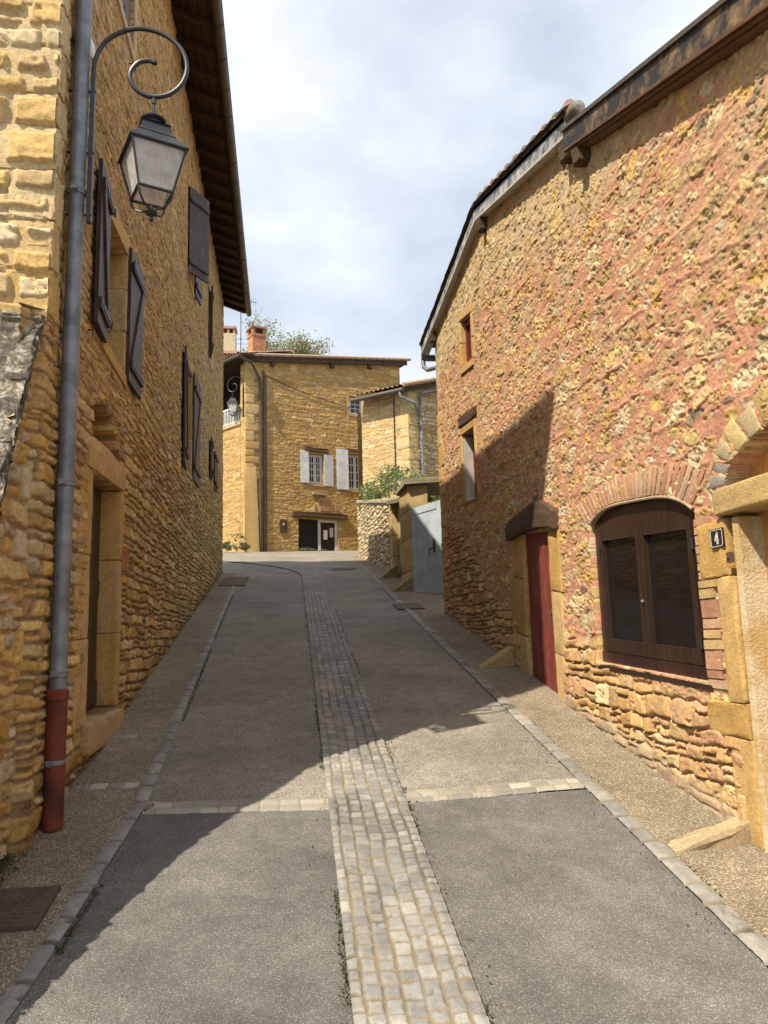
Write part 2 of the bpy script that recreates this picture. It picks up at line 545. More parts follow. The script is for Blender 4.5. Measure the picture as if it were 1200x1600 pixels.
MSLAB = m_metal('rough_cladding', (.028, .026, .026), (.23, .145, .075), .6, 0, 6, .3, .5, (.47, .66))

def m_roof():
    m, n, b = mat('canal_tile'); v = coords(n)
    a = node(n, 'ShaderNodeAttribute', attribute_name='Col')
    c = mul(n, a.outputs['Color'], ramp(n, noise(n, v, 20, 5, .65), [(.3, .65), (.7, 1.25)]))
    c = mul(n, c, (.30, .29, .26), ramp(n, noise(n, v, 4, 6, .7, .5), [(.48, 0.0), (.66, .7)]), 'MIX')
    n.links.new(c, b.inputs['Base Color']); b.inputs['Roughness'].default_value = .9
    bump(n, b, noise(n, v, 60, 4, .6), .4, .006)
    return m
MTILE = m_roof()

def m_glass(name, base, rough=.04):
    m, n, b = mat(name)
    b.inputs['Base Color'].default_value = (*base, 1)
    b.inputs['Roughness'].default_value = rough
    b.inputs['Specular IOR Level'].default_value = .6
    v = coords(n)
    bump(n, b, noise(n, v, 2.2, 2, .5), .06, .02)
    return m
MGLASS = m_glass('window_glass', (.012, .012, .013))
MDUSTY = m_glass('dusty_dark_glass', (.012, .009, .008), .035)
MDARK = m_glass('painted_shade', (.010, .009, .008), .9)  # near-black colour standing for shade inside openings
def m_lglass():
    m, n, b = mat('lantern_glass')
    b.inputs['Base Color'].default_value = (.78, .77, .74, 1)
    b.inputs['Roughness'].default_value = .35
    b.inputs['Alpha'].default_value = .5
    v = coords(n)
    L2 = n.links.new
    L2(ramp(n, noise(n, v, 9, 4, .6), [(.3, .22), (.7, .48)]), b.inputs['Alpha'])
    return m
MLGL = m_lglass()
def m_leaf(name, a, c):
    m, n, b = mat(name)
    oi = node(n, 'ShaderNodeAttribute', attribute_name='Col')
    b.inputs['Roughness'].default_value = .55
    n.links.new(oi.outputs['Color'], b.inputs['Base Color'])
    tr = n.nodes.new('ShaderNodeBsdfTranslucent'); ms = n.nodes.new('ShaderNodeMixShader')
    n.links.new(oi.outputs['Color'], tr.inputs['Color'])
    ms.inputs[0].default_value = .35
    out = n.nodes['Material Output']
    n.links.new(b.outputs[0], ms.inputs[1]); n.links.new(tr.outputs[0], ms.inputs[2]); n.links.new(ms.outputs[0], out.inputs['Surface'])
    return m
MLEAF = m_leaf('leaves', 0, 0)
MBARK = m_wood('bark', (.10, .075, .05), (.20, .16, .11), .9, .1)

# ================================================================== THE GROUND
G = .178
def gprof(y):
    y = np.asarray(y, float)
    t = np.clip(y-20, 0, 14)
    near = np.where(y < -12, -12*G, y*G)
    return np.where(y < 20, near, 20*G+G*t-.00144*t*t)
def gz(x, y):
    v = np.minimum(np.abs(np.asarray(x, float)-.46), 1.6)*.02
    return gprof(y)+v*(np.asarray(y) < 30)
def gzf(x, y): return float(gz(x, y))

def interp(tab):
    a = np.array(tab, float)
    return lambda y: np.interp(y, a[:, 0], a[:, 1])
LC = interp([(-8, -1.9), (2.0, -1.30), (3.43, -1.10), (5.3, -.99), (10, -1.14), (16.9, -1.34), (20.5, -1.45)])
def RC(y): return np.asarray(y, float)*0+1.97
WALLL = lambda y: -1.5-(np.asarray(y, float)-4.7)*.02638
def spath(y):
    y = np.asarray(y, float)
    return .455-.0*y-.08*np.clip(y-19.6, 0, None)**2

def sheet(name, ys, xl, xr, nx, off, m, und=.004, parent=None):
    ys = np.asarray(ys, float)
    t = np.linspace(0, 1, nx)
    X = xl(ys)[:, None]*(1-t)+xr(ys)[:, None]*t
    Y = np.repeat(ys[:, None], nx, 1)
    Z = gz(X, Y)+off+und*2*(fbm(X*1.7, Y*1.7, 5, 3)-.5)
    o = grid_obj(name, np.stack([X, Y, Z], -1), None, m)
    o['kind'] = 'structure'
    return o

k_ = lambda c: (lambda y: np.asarray(y, float)*0+c)
gy = np.concatenate([np.linspace(-150, -14, 12), np.arange(-12, 46, 1.0), np.linspace(50, 260, 14)])
gx = np.concatenate([np.linspace(-200, -22, 10), np.arange(-20, 21, 1.0), np.linspace(25, 200, 10)])
GX, GY = np.meshgrid(gx, gy)
GZ = gz(GX, GY)-.06
o = grid_obj('ground', np.stack([GX, GY, GZ], -1), None, MEARTH); o['kind'] = 'structure'

sheet('road', np.arange(-9, 5.245, .12), lambda y: LC(y)-.02, RC, 24, 0, MASPH)
sheet('road', np.concatenate([np.arange(5.18, 20, .2), np.arange(20, 33.8, .5)]), lambda y: np.where(y < 20.5, LC(y)-.02, -1.5-(y-20.5)*.0), lambda y: np.where(y < 22, RC(y), 1.97+(y-22)*.08), 24, 0, MLANE)
sheet('square', np.arange(20.4, 40.5, .5), k_(-16), k_(-1.45), 24, -.004, MLANE)
sheet('pavement', np.concatenate([np.arange(-9, 2, .5), np.arange(2, 21.0, .15)]), lambda y: WALLL(y)-np.where(y < 4.4, .7, .2), lambda y: LC(y), 10, .004, MPAVE, .008)
sheet('pavement', np.concatenate([np.arange(-9, 2, .5), np.arange(2, 27, .15)]), RC, lambda y: np.where(y < 12.9, 2.75, 3.6)+0*y, 14, .004, MPAVE, .008)

def setts(name, xc, w, ys, nx, rowr, lenr, off, relief, seed, joint=.008, pal=None, jc=(.30, .25, .17), dip=0, zoff=0, kind='structure'):
    """a strip of granite setts along the street (ys = sample rows)"""
    ys = np.asarray(ys, float); t = np.linspace(-.5, .5, nx)
    V = np.repeat((t*w)[None, :], len(ys), 0); Y = np.repeat(ys[:, None], nx, 1)
    X = xc(ys)[:, None]+V
    d, h, lx, lz = courses(Y, V, seed, rowr, lenr, .010, 0.0, 2.2, .35)
    hh, m, pz = stone_fields(Y, V, d, h, lx, lz, seed, joint, .010, relief, .005, .003, .2, .5)
    pal = pal or [(.235, .23, .215), (.265, .258, .235), (.21, .208, .20), (.28, .268, .24), (.19, .188, .18)]
    c = palette(h, pal)*.75+np.mean(np.array(pal), 0)*.25
    c = c*(.72+.56*fbm(Y*26, V*26, seed+8, 3))[..., None]
    jn = fbm(Y*6, V*6, seed+2, 3)
    jcol = mix3(np.array(jc)*.8, np.array(jc)*1.25, jn)
    dirt = sst(.50, .68, fbm(Y*1.6, V*5+9, seed+12, 4))
    jcol = mix3(jcol, np.array((.055, .055, .035)), dirt*.6)
    c = c*(1-.12*dirt)[..., None]
    col = mix3(jcol, c, m)
    edge = np.minimum(sst(0, .03, V+w/2), sst(0, .03, w/2-V))
    Z = gz(X, Y)+off+hh*.8-dip*np.cos(V/w*math.pi)
    Z = Z-(1-edge)*.006
    o = grid_obj(name, np.stack([X, Y, Z], -1), col, MSETT)
    o['kind'] = kind
    return o
geo = lambda a, b, k: np.exp(np.linspace(math.log(a), math.log(b), int(math.log(b/a)/k)))
setts('gutter', spath, .50, geo(2.2, 27.5, .0022), 96, (.070, .084), (.070, .105), .024, .010, 3, .003, jc=(.19, .155, .10), dip=.008)
setts('kerb', LC, .082, np.concatenate([np.arange(-3, 2.2, .03), geo(2.2, 20.4, .003)]), 14, (.2, .21), (.17, .30), .008, .007, 12, pal=[(.24, .232, .21), (.28, .27, .24), (.215, .21, .195)], jc=(.13, .115, .085))
setts('kerb', lambda y: RC(y)+.0, .105, np.concatenate([np.arange(-3, 2.2, .03), geo(2.2, 23, .003)]), 14, (.2, .21), (.14, .26), .012, .010, 14, pal=[(.25, .24, .215), (.29, .275, .24), (.22, .21, .19)], jc=(.19, .16, .12))
def cross(name, x0, x1, yc, w, rowr, lenr, seed, tilt=0):
    xs = np.arange(x0, x1, .006); t = np.linspace(-.5, .5, 24)*w
    X = np.repeat(xs[:, None], 24, 1); V = np.repeat(t[None], len(xs), 0)
    d, h, lx, lz = courses(X, V, seed, rowr, lenr, .006, 0, 2, .35)
    hh, m, pz = stone_fields(X, V, d, h, lx, lz, seed, .003, .008, .006, .004, .003, .2, .5)
    c = palette(h, [(.28, .265, .225), (.31, .29, .24), (.25, .24, .21), (.35, .32, .26)])
    col = mix3(np.full(X.shape+(3,), .0)+np.array((.26, .22, .15)), c, m)
    Y = yc+V+tilt*(X-x0)
    o = grid_obj(name, np.stack([X, Y, gz(X, Y)+.006+hh*.8-(np.abs(V) > w*.47)*.012], -1), col, MSETT)
    o['kind'] = 'structure'
cross('sett_band', -.95, .21, 5.23, .18, (.085, .092), (.11, .16), 31, -.02)
cross('sett_band', .70, 1.92, 5.24, .18, (.085, .092), (.11, .16), 33, .03)
cross('sett_band', -1.47, -1.06, 5.62, .085, (.2, .21), (.09, .13), 35)
cross('sett_band', -1.50, -1.10, 6.72, .085, (.2, .21), (.09, .13), 37)

# moss and tiny weeds along the setts
def leaves(p, pts, size, cols, seed, flat=0.0, aspect=.5):
    rs = random.Random(seed)
    for q in pts:
        a = Vector((rs.gauss(0, 1), rs.gauss(0, 1), rs.gauss(0, 1)*(1-flat))).normalized()
        b = a.orthogonal().normalized()
        b = (Matrix.Rotation(rs.uniform(0, 6.28), 3, a) @ b)
        c = a.cross(b)
        s_ = size*rs.uniform(.6, 1.3)
        Q = Vector(q); k = rs.choice(cols); f = rs.uniform(.75, 1.2)
        p.add([Q-b*s_, Q+c*s_*aspect+a*s_*.12, Q+b*s_, Q-c*s_*aspect+a*s_*.12], [(0, 1, 2, 3)], tuple(x*f for x in k))
GRN = [(.055, .085, .018), (.08, .105, .028), (.045, .07, .02), (.10, .11, .035)]
rs = random.Random(8)
P = Part(); pts = []
def weed_line(fx, y0, y1, n, sd, thr):
    for _ in range(n):
        y = math.exp(rs.uniform(math.log(y0), math.log(y1)))
        if float(vn(np.array([y*2.3]), np.array([sd*3.3]))[0]) < thr: continue
        x = fx(y)+rs.gauss(0, .010)
        pts.append((x, y, gzf(x, y)+rs.uniform(.004, .016)))
weed_line(lambda y: float(LC(y))+.066, 3.0, 16, 1900, 1, .40)
weed_line(lambda y: float(spath(y))-.262, 2.7, 14, 1300, 2, .56)
weed_line(lambda y: float(spath(y))+.262, 2.7, 14, 1300, 3, .58)
weed_line(lambda y: 1.97+.066, 3.0, 10, 300, 4, .7)
leaves(P, pts, .009, GRN+[(.10, .07, .04)], 5, .2)
o = P.build('moss', MLEAF, None, False, fix=False); o['kind'] = 'stuff'
P = Part(); pts = []
for _ in range(420):
    y = math.exp(rs.uniform(math.log(2.8), math.log(14))); side = rs.random()
    x = (float(spath(y))+rs.choice([-1, 1])*(.27+abs(rs.gauss(0, .05)))) if side < .5 else (float(LC(y))+.06+abs(rs.gauss(0, .07)) if side < .75 else 1.9-abs(rs.gauss(0, .08)))
    pts.append((x, y, gzf(x, y)+.007))
leaves(P, pts, .008, [(.16, .11, .05), (.10, .07, .035), (.24, .18, .09), (.07, .055, .03)], 15, .9)
o = P.build('leaf_litter', MLEAF, None, False, fix=False); o['kind'] = 'stuff'
P = Part(); pts = []
for _ in range(1500):
    y = rs.uniform(3.2, 4.75); x = -1.60+abs(rs.gauss(0, .055))+(y-4)*.03
    pts.append((x, y, gzf(x, y)+.01+abs(rs.gauss(0, .025))*max(0, 1-(x+1.6)*5)))
leaves(P, pts, .014, GRN, 6, 0, .25)
o = P.build('grass', MLEAF, None, False, fix=False); o['kind'] = 'stuff'

# ================================================================== walls
def wall_grid(fr, us, zb, zt, nz, style, name, m, parent, recess=(), flip=False, flat=(), corner=0):
    us = np.asarray(us, float); t = np.linspace(0, 1, nz)
    U = np.repeat(us[:, None], nz, 1)
    Zb = zb(us)[:, None] if callable(zb) else zb
    Zt = zt(us)[:, None] if callable(zt) else zt
    Z = Zb*(1-t)+Zt*t+0*U
    if corner: U = np.where(Z > corner, np.maximum(U, 0), U)
    h, col = style(U, Z)
    if corner: h = h-.12*sst(.0, .13, -U)
    for q, g in flat: h = np.where(q.inside(U, Z, g), np.minimum(h, .004), h)
    for fn, dep, c in recess:
        k = fn(U, Z)
        h = np.where(k, -dep, h)
        if c is not None: col = np.where(k[..., None], np.array(c), col)
    Pp = fr.pts(U, Z, h)
    if flip: Pp = Pp[::-1]; col = col[::-1]
    return grid_obj(name, Pp, col, m, parent)

def simple_style(seed, pal, joint_c, hr=(.09, .2), wr=(.16, .45), relief=.02, joint=.010):
    def f(U, Z):
        d, h, lx, lz = courses(U, Z, seed, hr, wr, .03, .25)
        hh, m, pz = stone_fields(U, Z, d, h, lx, lz, seed, joint, .014, relief)
        c = palette(h, pal)
        c = mix3(np.array(joint_c)+0*c, c, m)
        return hh, c
    return f

def plain_shell(fr_pts, z0, z1, name, parent, seed=50):
    """rough masonry on the sides that face away from the street"""
    for (ax, ay), (bx, by) in fr_pts:
        ln = math.hypot(bx-ax, by-ay)
        fr = Frame(ax, ay, math.degrees(math.atan2(bx-ax, by-ay)))
        wall_grid(fr, np.linspace(0, ln, int(ln/.06)+2), z0, z1, int((z1-z0)/.06), simple_style(seed, OCH, TAN), name, MFAR, parent)

def block(P, q, d0, d1, col, bevel=.012, rough=.003, cuts=0):
    """dressed block from four (u,z) corners"""
    fr, c = q
    V = [fr.pt(*c[0], d0), fr.pt(*c[1], d0), fr.pt(*c[1], d1), fr.pt(*c[0], d1), fr.pt(*c[3], d0), fr.pt(*c[2], d0), fr.pt(*c[2], d1), fr.pt(*c[3], d1)]
    P.hexa(V, bevel, col, rough, cuts)
DRS = [(.52, .33, .115), (.56, .37, .15), (.48, .30, .10), (.55, .38, .18)]
def surround(op, name, parent, jl, jr, lint, sill, d0, d1, nj=(2, 2), seed=1, lint_c=None, ext=.0, cols=None, m=None):
    """jamb blocks, lintel and sill round an opening, a little proud of the wall"""
    rs = random.Random(seed); g = .004
    cols = cols or DRS
    for side, w, n in ((0, jl, nj[0]), (1, jr, nj[1])):
        if not w: continue
        b = 0; P = Part()
        for k in range(n):
            h = op.H/n*rs.uniform(.9, 1.1) if k < n-1 else op.H-b
            ww = w*rs.uniform(.85, 1.25)
            a0, a1 = (-ww, 0) if side == 0 else (op.W, op.W+ww)
            P.hexa(op.hx(a0, a1, b+g, b+h-g, d0, d1+rs.uniform(-.004, .004)), .013, rs.choice(cols), .0035, 4)
            b += h
        P.build('jamb', m or MD, parent)
    if lint:
        P = Part(); P.hexa(op.hx(-ext-jl*.7, op.W+ext+jr*.7, op.H+g, op.H+lint, d0, d1+.004), .012, lint_c or rs.choice(cols), .002); P.build('lintel', m or MD, parent)
    if sill:
        P = Part(); P.hexa(op.hx(-jl*.6, op.W+jr*.6, -sill, -g, d0, d1+.012), .012, rs.choice(cols), .002); P.build('sill', m or MD, parent)

def casement(op, parent, d, fw, m, cols=1, rows=1, leaves_=2, name='window', glass=None, sw=.045, mw=.018, th=.05):
    """fixed frame > sashes with glazing bars > panes"""
    P = Part()
    W_, H_ = op.W, op.H
    P.hexa(op.hx(0, fw, 0, H_, d-th, d), .004); P.hexa(op.hx(W_-fw, W_, 0, H_, d-th, d), .004)
    P.hexa(op.hx(fw, W_-fw, 0, fw, d-th, d), .004); P.hexa(op.hx(fw, W_-fw, H_-fw, H_, d-th, d), .004)
    win = P.build(name, m, parent)
    lw = (W_-2*fw)/leaves_
    for k in range(leaves_):
        a0 = fw+k*lw+.003; a1 = fw+(k+1)*lw-.003; b0 = fw+.003; b1 = H_-fw-.003
        P = Part(); e0, e1 = d-th*.8, d+.008
        P.hexa(op.hx(a0, a0+sw, b0, b1, e0, e1), .004); P.hexa(op.hx(a1-sw, a1, b0, b1, e0, e1), .004)
        P.hexa(op.hx(a0+sw, a1-sw, b0, b0+sw*1.3, e0, e1), .004); P.hexa(op.hx(a0+sw, a1-sw, b1-sw, b1, e0, e1), .004)
        for i in range(1, cols):
            a = a0+sw+(a1-a0-2*sw)*i/cols
            P.hexa(op.hx(a-mw/2, a+mw/2, b0+sw*1.3, b1-sw, e0+.01, e1-.004))
        for j in range(1, rows):
            b = b0+sw*1.3+(b1-b0-2.3*sw)*j/rows
            P.hexa(op.hx(a0+sw, a1-sw, b-mw/2, b+mw/2, e0+.012, e1-.006))
        P.build('sash', m, win)
        P = Part(); P.hexa(op.hx(a0+sw-.005, a1-sw+.005, b0+sw, b1-sw+.005, e0+.014, e0+.02))
        P.build('pane', glass or MGLASS, win)
    return win

def shutter(parent, fr, z0, z1, w, m, npl=5, th=.032, bat=1, zz=False, label=None, frame_panel=False):
    """board shutter hinged at the frame's origin; battens on the side bat*normal"""
    op = Opening(fr, 0, w, z0, z1); P = Part()
    pw = w/npl
    for k in range(npl):
        P.hexa(op.hx(k*pw+.0015, (k+1)*pw-.0015, 0, op.H, 0, th), .004)
    sh = P.build('shutter', m, parent)
    if label: sh['label'] = label
    e = (th, th+.024) if bat > 0 else (-.024, 0)
    for b in (op.H*.09, op.H*.83):
        P = Part(); P.hexa(op.hx(.02, w-.02, b, b+.085, *e), .006); P.build('batten', m, sh)
    if zz:
        P = Part(); P.prism(fr, [(.03, z0+op.H*.09+.09), (.12, z0+op.H*.09+.09), (w-.03, z0+op.H*.83-.005), (w-.12, z0+op.H*.83-.005)], e[0], e[1]-.003); P.build('brace', m, sh)
    for b in (op.H*.09+.03, op.H*.83+.03):
        x0, x1 = (e[1], e[1]+.006) if bat > 0 else (e[0]-.006, e[0])
        P = Part(); P.hexa(op.hx(-.01, w*.8, b, b+.03, x0, x1), .002)
        P.tube([op.p(-.012, b-.02, (x0+x1)/2), op.p(-.012, b+.05, (x0+x1)/2)], .011, 8); P.build('hinge', MIRON, sh)
    return sh

def tile_roof(name, parent, o, a, b, La, Lb, seed=1, period=.2, amp=.045, m=None, na=10):
    """canal tiles: a = unit along the eave, b = unit up the slope"""
    o = np.array(o, float); a = np.array(a, float); b = np.array(b, float); n = np.cross(a, b); n /= np.linalg.norm(n)
    if n[2] < 0: n = -n
    A = np.arange(0, La+.001, period/na); B = np.concatenate([np.arange(0, Lb, .11), [Lb]])
    AA, BB = np.meshgrid(A, B, indexing='ij')
    ph = AA/period*math.pi
    c_ = np.abs(np.sin(ph)); row = np.floor(BB/.33).astype(int); fr = BB/.33-row
    col_ = np.floor(AA/period).astype(int)
    h = (col_*7919+row*104729+seed*331) & 65535
    z = amp*(c_-.35)+.022*(1-fr)+(_H[h, 0]-.5)*.014
    Pp = o+AA[..., None]*a+BB[..., None]*b+z[..., None]*n
    c = palette(h, [(.36, .19, .11), (.42, .25, .15), (.33, .22, .15), (.45, .30, .20), (.30, .20, .14)])
    return grid_obj(name, Pp, c, m or MTILE, parent)

# ================================================================== LEFT HOUSE
LA = -1.511
FL = Frame(-1.5, 4.7, LA, 1)            # street face, u up the street
LH = thing('stone_house', (-4.0, 12.5, gzf(-3, 12)), 'tall golden stone house along the left with brown shutters and a zinc downpipe', 'house')
LLEN = 16.35
def eave_z(y): return 10.15+(y-4.4)*.0675      # gutter line
DOOR = Opening(FL, 1.28, 2.36, (1.42, 1.46), (3.29, 3.35))
WIN1 = Opening(FL, 1.47, 2.36, (4.46, 4.46), (5.58, 5.64))
WIN2 = Opening(FL, 7.35, 8.25, (4.68, 4.75), (6.42, 6.48))
WIN3 = Opening(FL, 7.25, 8.25, (7.98, 8.0), (9.4, 9.45))
WIN4 = Opening(FL, 11.7, 12.3, (8.1, 8.12), (9.6, 9.62))
WIN5 = Opening(FL, 12.25, 13.0, (5.5, 5.52), (6.28, 6.30))
WIN0 = Opening(FL, 1.58, 2.42, (7.78, 7.8), (9.15, 9.15))
def hole(u, z):
    w = .03*(fbm(u*14, z*14, 3, 2)-.5)
    return (z > 3.535) & (z < 3.60+.33*np.sqrt(np.clip(1-((u-1.72)/.62)**2, 0, 1))-.10*(u > 1.95)+w) & (np.abs(u-1.78) < .56)
def left_style(U, Z):
    hgt = Z-gprof(4.7+U)
    d, h, lx, lz = courses(U, Z, 61, (.06, .135), (.11, .34), .034, .22, 1.2, .7)
    low = 1-sst(2.3, 3.1, hgt+.5*(fbm(U*.8, Z*.8, 4, 3)-.5)-sst(2, 8, U)*.2)
    j = .004+.006*low
    hh, m, pz = stone_fields(U, Z, d, h, lx, lz, 61, j, .008, 1.0, .0, .0, .35, 0)
    base = m*((.009+.012*low)+(.006+.008*low)*(_H[h, 0]-.5)+(.005+.007*low)*((_H[h, 4]-.5)*lx*2+(_H[h, 5]-.6)*lz*2))-.016*sst(.56, .70, fbm(U*9, Z*23, 84, 3))*(1-.5*low)
    streak = fbm(U*5, Z*15, 77, 4)-.5
    hgt2 = base+(.016-.006*low)*streak*1.6+.012*(fbm(U*30, Z*26, 79, 3)-.5)-.012*pz*m
    c = palette(h, OCH)
    up_c = mix3(np.array((.50, .32, .13))+0*c, c, sst(.42, .66, fbm(U*3, Z*4.5, 82, 3))*.75)           # pointed flush: stone and mortar run together
    up_c = up_c*(.66+.68*fbm(U*7, Z*17, 80, 4))[..., None]
    mort = np.array((.43, .275, .125))+0*c
    c = c*(.72+.56*fbm(U*14, Z*18, 81, 3))[..., None]
    cl = mix3(mort*.62, c, m)
    up_c = up_c*(.45+.55*m)[..., None]
    col = mix3(up_c, cl, low)
    pale = sst(.63, .74, fbm(U*2.6, Z*3.4, 90, 4))*(_H[h, 7] > .6)
    col = mix3(col, np.array((.55, .46, .33))+0*c, pale*.45)
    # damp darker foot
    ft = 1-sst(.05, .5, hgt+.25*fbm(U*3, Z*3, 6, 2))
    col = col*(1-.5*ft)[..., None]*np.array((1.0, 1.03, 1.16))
    return hgt2, col
us = np.concatenate([np.linspace(-.14, -.01, 16), 4.7*np.exp(np.linspace(0, math.log(21.05/4.7), 820))-4.7])
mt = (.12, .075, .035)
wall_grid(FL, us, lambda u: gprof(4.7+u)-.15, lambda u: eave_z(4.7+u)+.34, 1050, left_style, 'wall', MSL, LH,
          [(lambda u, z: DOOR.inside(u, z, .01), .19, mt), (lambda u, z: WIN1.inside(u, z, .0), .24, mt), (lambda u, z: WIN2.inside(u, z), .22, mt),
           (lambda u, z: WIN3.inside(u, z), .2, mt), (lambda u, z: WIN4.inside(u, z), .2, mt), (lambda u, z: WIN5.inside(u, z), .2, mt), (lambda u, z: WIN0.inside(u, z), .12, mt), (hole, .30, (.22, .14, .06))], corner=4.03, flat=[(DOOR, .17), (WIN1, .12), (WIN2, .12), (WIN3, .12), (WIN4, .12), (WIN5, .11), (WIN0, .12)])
# gable facing down the street: big pale blocks
FG = Frame(-1.5, 4.7, LA-90, -1)        # u runs away from the street, faces the viewer
FG.n = np.array([-FL.d[0], -FL.d[1], 0.])
def gable_style(U, Z):
    d, h, lx, lz = courses(U, Z, 71, (.13, .27), (.24, .52), .035, .3)
    hh, m, pz = stone_fields(U, Z, d, h, lx, lz, 71, .016, .02, .030, .02, .014, .7)
    c = palette(h, [(.56, .41, .21), (.60, .48, .29), (.52, .36, .15), (.55, .45, .30), (.58, .40, .16)])
    c = mix3(np.array((.53, .40, .24))+0*c, c, m)
    return hh-.16*(Z < 3.95)*(1-sst(.05, .3, U)), c
wall_grid(FG, np.linspace(-.005, 5.2, 420), .4, lambda u: eave_z(4.4)+.34+u*.40, 640, gable_style, 'gable_wall', MS, LH)
# corner stones between both faces (quoins)
P = Part(); z = 4.0; rs = random.Random(5); k = 0
while z < 10.4:
    h = rs.uniform(.22, .36)
    lg = .10 if k % 2 else .15
    P.box(-1.5-(.42 if k % 2 else .26), -1.5+.022, 4.7-.02, 4.7+lg, z+.006, z+h-.006, .018, rs.choice([(.55, .40, .20), (.60, .47, .27), (.52, .36, .15), (.57, .43, .24)]), rough=.008, cuts=4)
    z += h; k += 1
P.build('quoin', MS, LH)
plain_shell([((-1.95, 21.05), (-7, 21.0)), ((-7, 21.0), (-6.7, 4.7))], 2.5, 11.6, 'rear_wall', LH)
# roof, rafters, boards, gutter
e0 = np.array((-.93, 4.35, eave_z(4.35)+.03)); e1 = np.array((-1.30, 21.45, eave_z(21.45)+.03))
ea = (e1-e0)/np.linalg.norm(e1-e0); slope = np.array((-math.cos(math.radians(20)), 0, math.sin(math.radians(20))))
P = Part()
th = np.array((0, 0, .05))
q = [e0, e1, e1+slope*4.2, e0+slope*4.2]
P.hexa([tuple(x) for x in q]+[tuple(x+th) for x in q])
rf = P.build('roof', MRAFT, LH)
tile_roof('tiles', rf, e0+np.array((.05, -.03, .09)), ea, slope, float(np.linalg.norm(e1-e0)+.06), 4.25, 3)
q = [e0+slope*4.2, e1+slope*4.2, e1+np.array((-6.2, 0, -.2)), e0+np.array((-6.6, 0, -.2))]
P = Part(); P.hexa([tuple(x) for x in q]+[tuple(x+th) for x in q]); P.build('roof', MTILE, LH)
n = 30
for k in range(n):
    p0 = e0+ea*(np.linalg.norm(e1-e0)*(k+.4)/n)
    P = Part(); w = ea*.045; dn = np.array((0, 0, -.11))
    q = [p0-w+slope*.06, p0+w+slope*.06, p0+w+slope*1.2, p0-w+slope*1.2]
    P.hexa([tuple(x+dn) for x in q]+[tuple(x-np.array((0, 0, .004))) for x in q], .004)
    P.build('rafter', MRAFT, rf)
P = Part()
for k in range(7):
    s0 = slope*(.08+k*.14)+np.array((0, 0, -.006)); s1 = slope*(.08+k*.14+.125)+np.array((0, 0, -.006))
    q = [e0+s0, e1+s0, e1+s1, e0+s1]
    P.hexa([tuple(x+np.array((0, 0, -.012))) for x in q]+[tuple(x) for x in q])
P.build('soffit_board', MRAFT, rf)
# half-round gutter
P = Part(); nseg = 14; V = []; F = []
go = np.array((.062, 0, -.01)); NL = 40
for i in range(NL+1):
    c = e0+(e1-e0)*i/NL+go
    for r in (.070, .064):
        for j in range(nseg+1):
            w = math.pi+math.pi*j/nseg
            V.append(tuple(c+np.array((r*math.cos(w), 0, r*math.sin(w)))))
st = 2*(nseg+1)
for i in range(NL):
    for k in (0, nseg+1):
        for j in range(nseg):
            F.append((i*st+k+j, i*st+k+j+1, (i+1)*st+k+j+1, (i+1)*st+k+j))
    for j in (0, nseg):
        F.append((i*st+j, (i+1)*st+j, (i+1)*st+nseg+1+j, i*st+nseg+1+j))
for i in (0, NL):
    F.append(tuple(i*st+j for j in range(nseg+1)))
P.add(V, F)
c0 = e0+go; c1 = e1+go
P.tube([tuple(c0+np.array((.07, 0, .002))), tuple(c1+np.array((.07, 0, .002)))], .010, 6)
gut = P.build('gutter', MGUT, LH)
for i in range(24):
    c = e0+(e1-e0)*(i+.5)/24+go
    P = Part(); P.tube([tuple(c+np.array((.0735*math.cos(w), 0, .0735*math.sin(w)))) for w in np.linspace(math.pi, 2*math.pi, 9)], .007, 5); P.build('gutter_bracket', MGUT, gut)
# downpipe at the corner
px, py = -1.432, 4.97
P = Part()
P.lathe((px, py, 1.62), [(.051, 0), (.051, 1.2)], 20)
P.lathe((px, py, 2.82), [(.053, 0), (.053, 1.36)], 20)
P.lathe((px, py, 4.18), [(.0515, 0), (.0515, .9)], 20)
P.lathe((px, py, 5.08), [(.053, 0), (.053, 3.9)], 20)
P.tube([(px, py, 8.95), (px, py-.01, 9.35), (px+.2, py-.03, 9.75), (-.88, py-.05, 10.05), (-.87, py-.05, 10.16)], .052, 16)
dp = P.build('downpipe', MZINC, LH)
for z in (1.80, 2.98, 4.98, 7.2):
    P = Part(); P.lathe((px, py, z), [(.054, 0), (.061, .004), (.061, .012), (.056, .016), (.056, .030), (.061, .034), (.061, .042), (.054, .046)], 20)
    P.box(px-.06, px-.04, py+.03, py+.12, z+.012, z+.03)
    P.box(px-.02, px+.02, py-.085, py-.05, z+.006, z+.036, .003)
    P.build('pipe_collar', MZINC, dp)
P = Part(); P.lathe((px, py, gzf(px, py)+.005), [(.058, 0), (.060, .02), (.060, .74), (.067, .745), (.067, .80), (.060, .805), (.055, .81)], 20)
bt = P.build('cast_boot', MBOOT, dp)
P = Part(); P.lathe((px, py, 1.29), [(.0605, 0), (.0635, .002), (.0635, .026), (.0605, .028)], 20); P.box(px-.03, px+.0, py-.085, py-.06, 1.288, 1.32, .004)
P.build('pipe_clip', MZINC, bt)
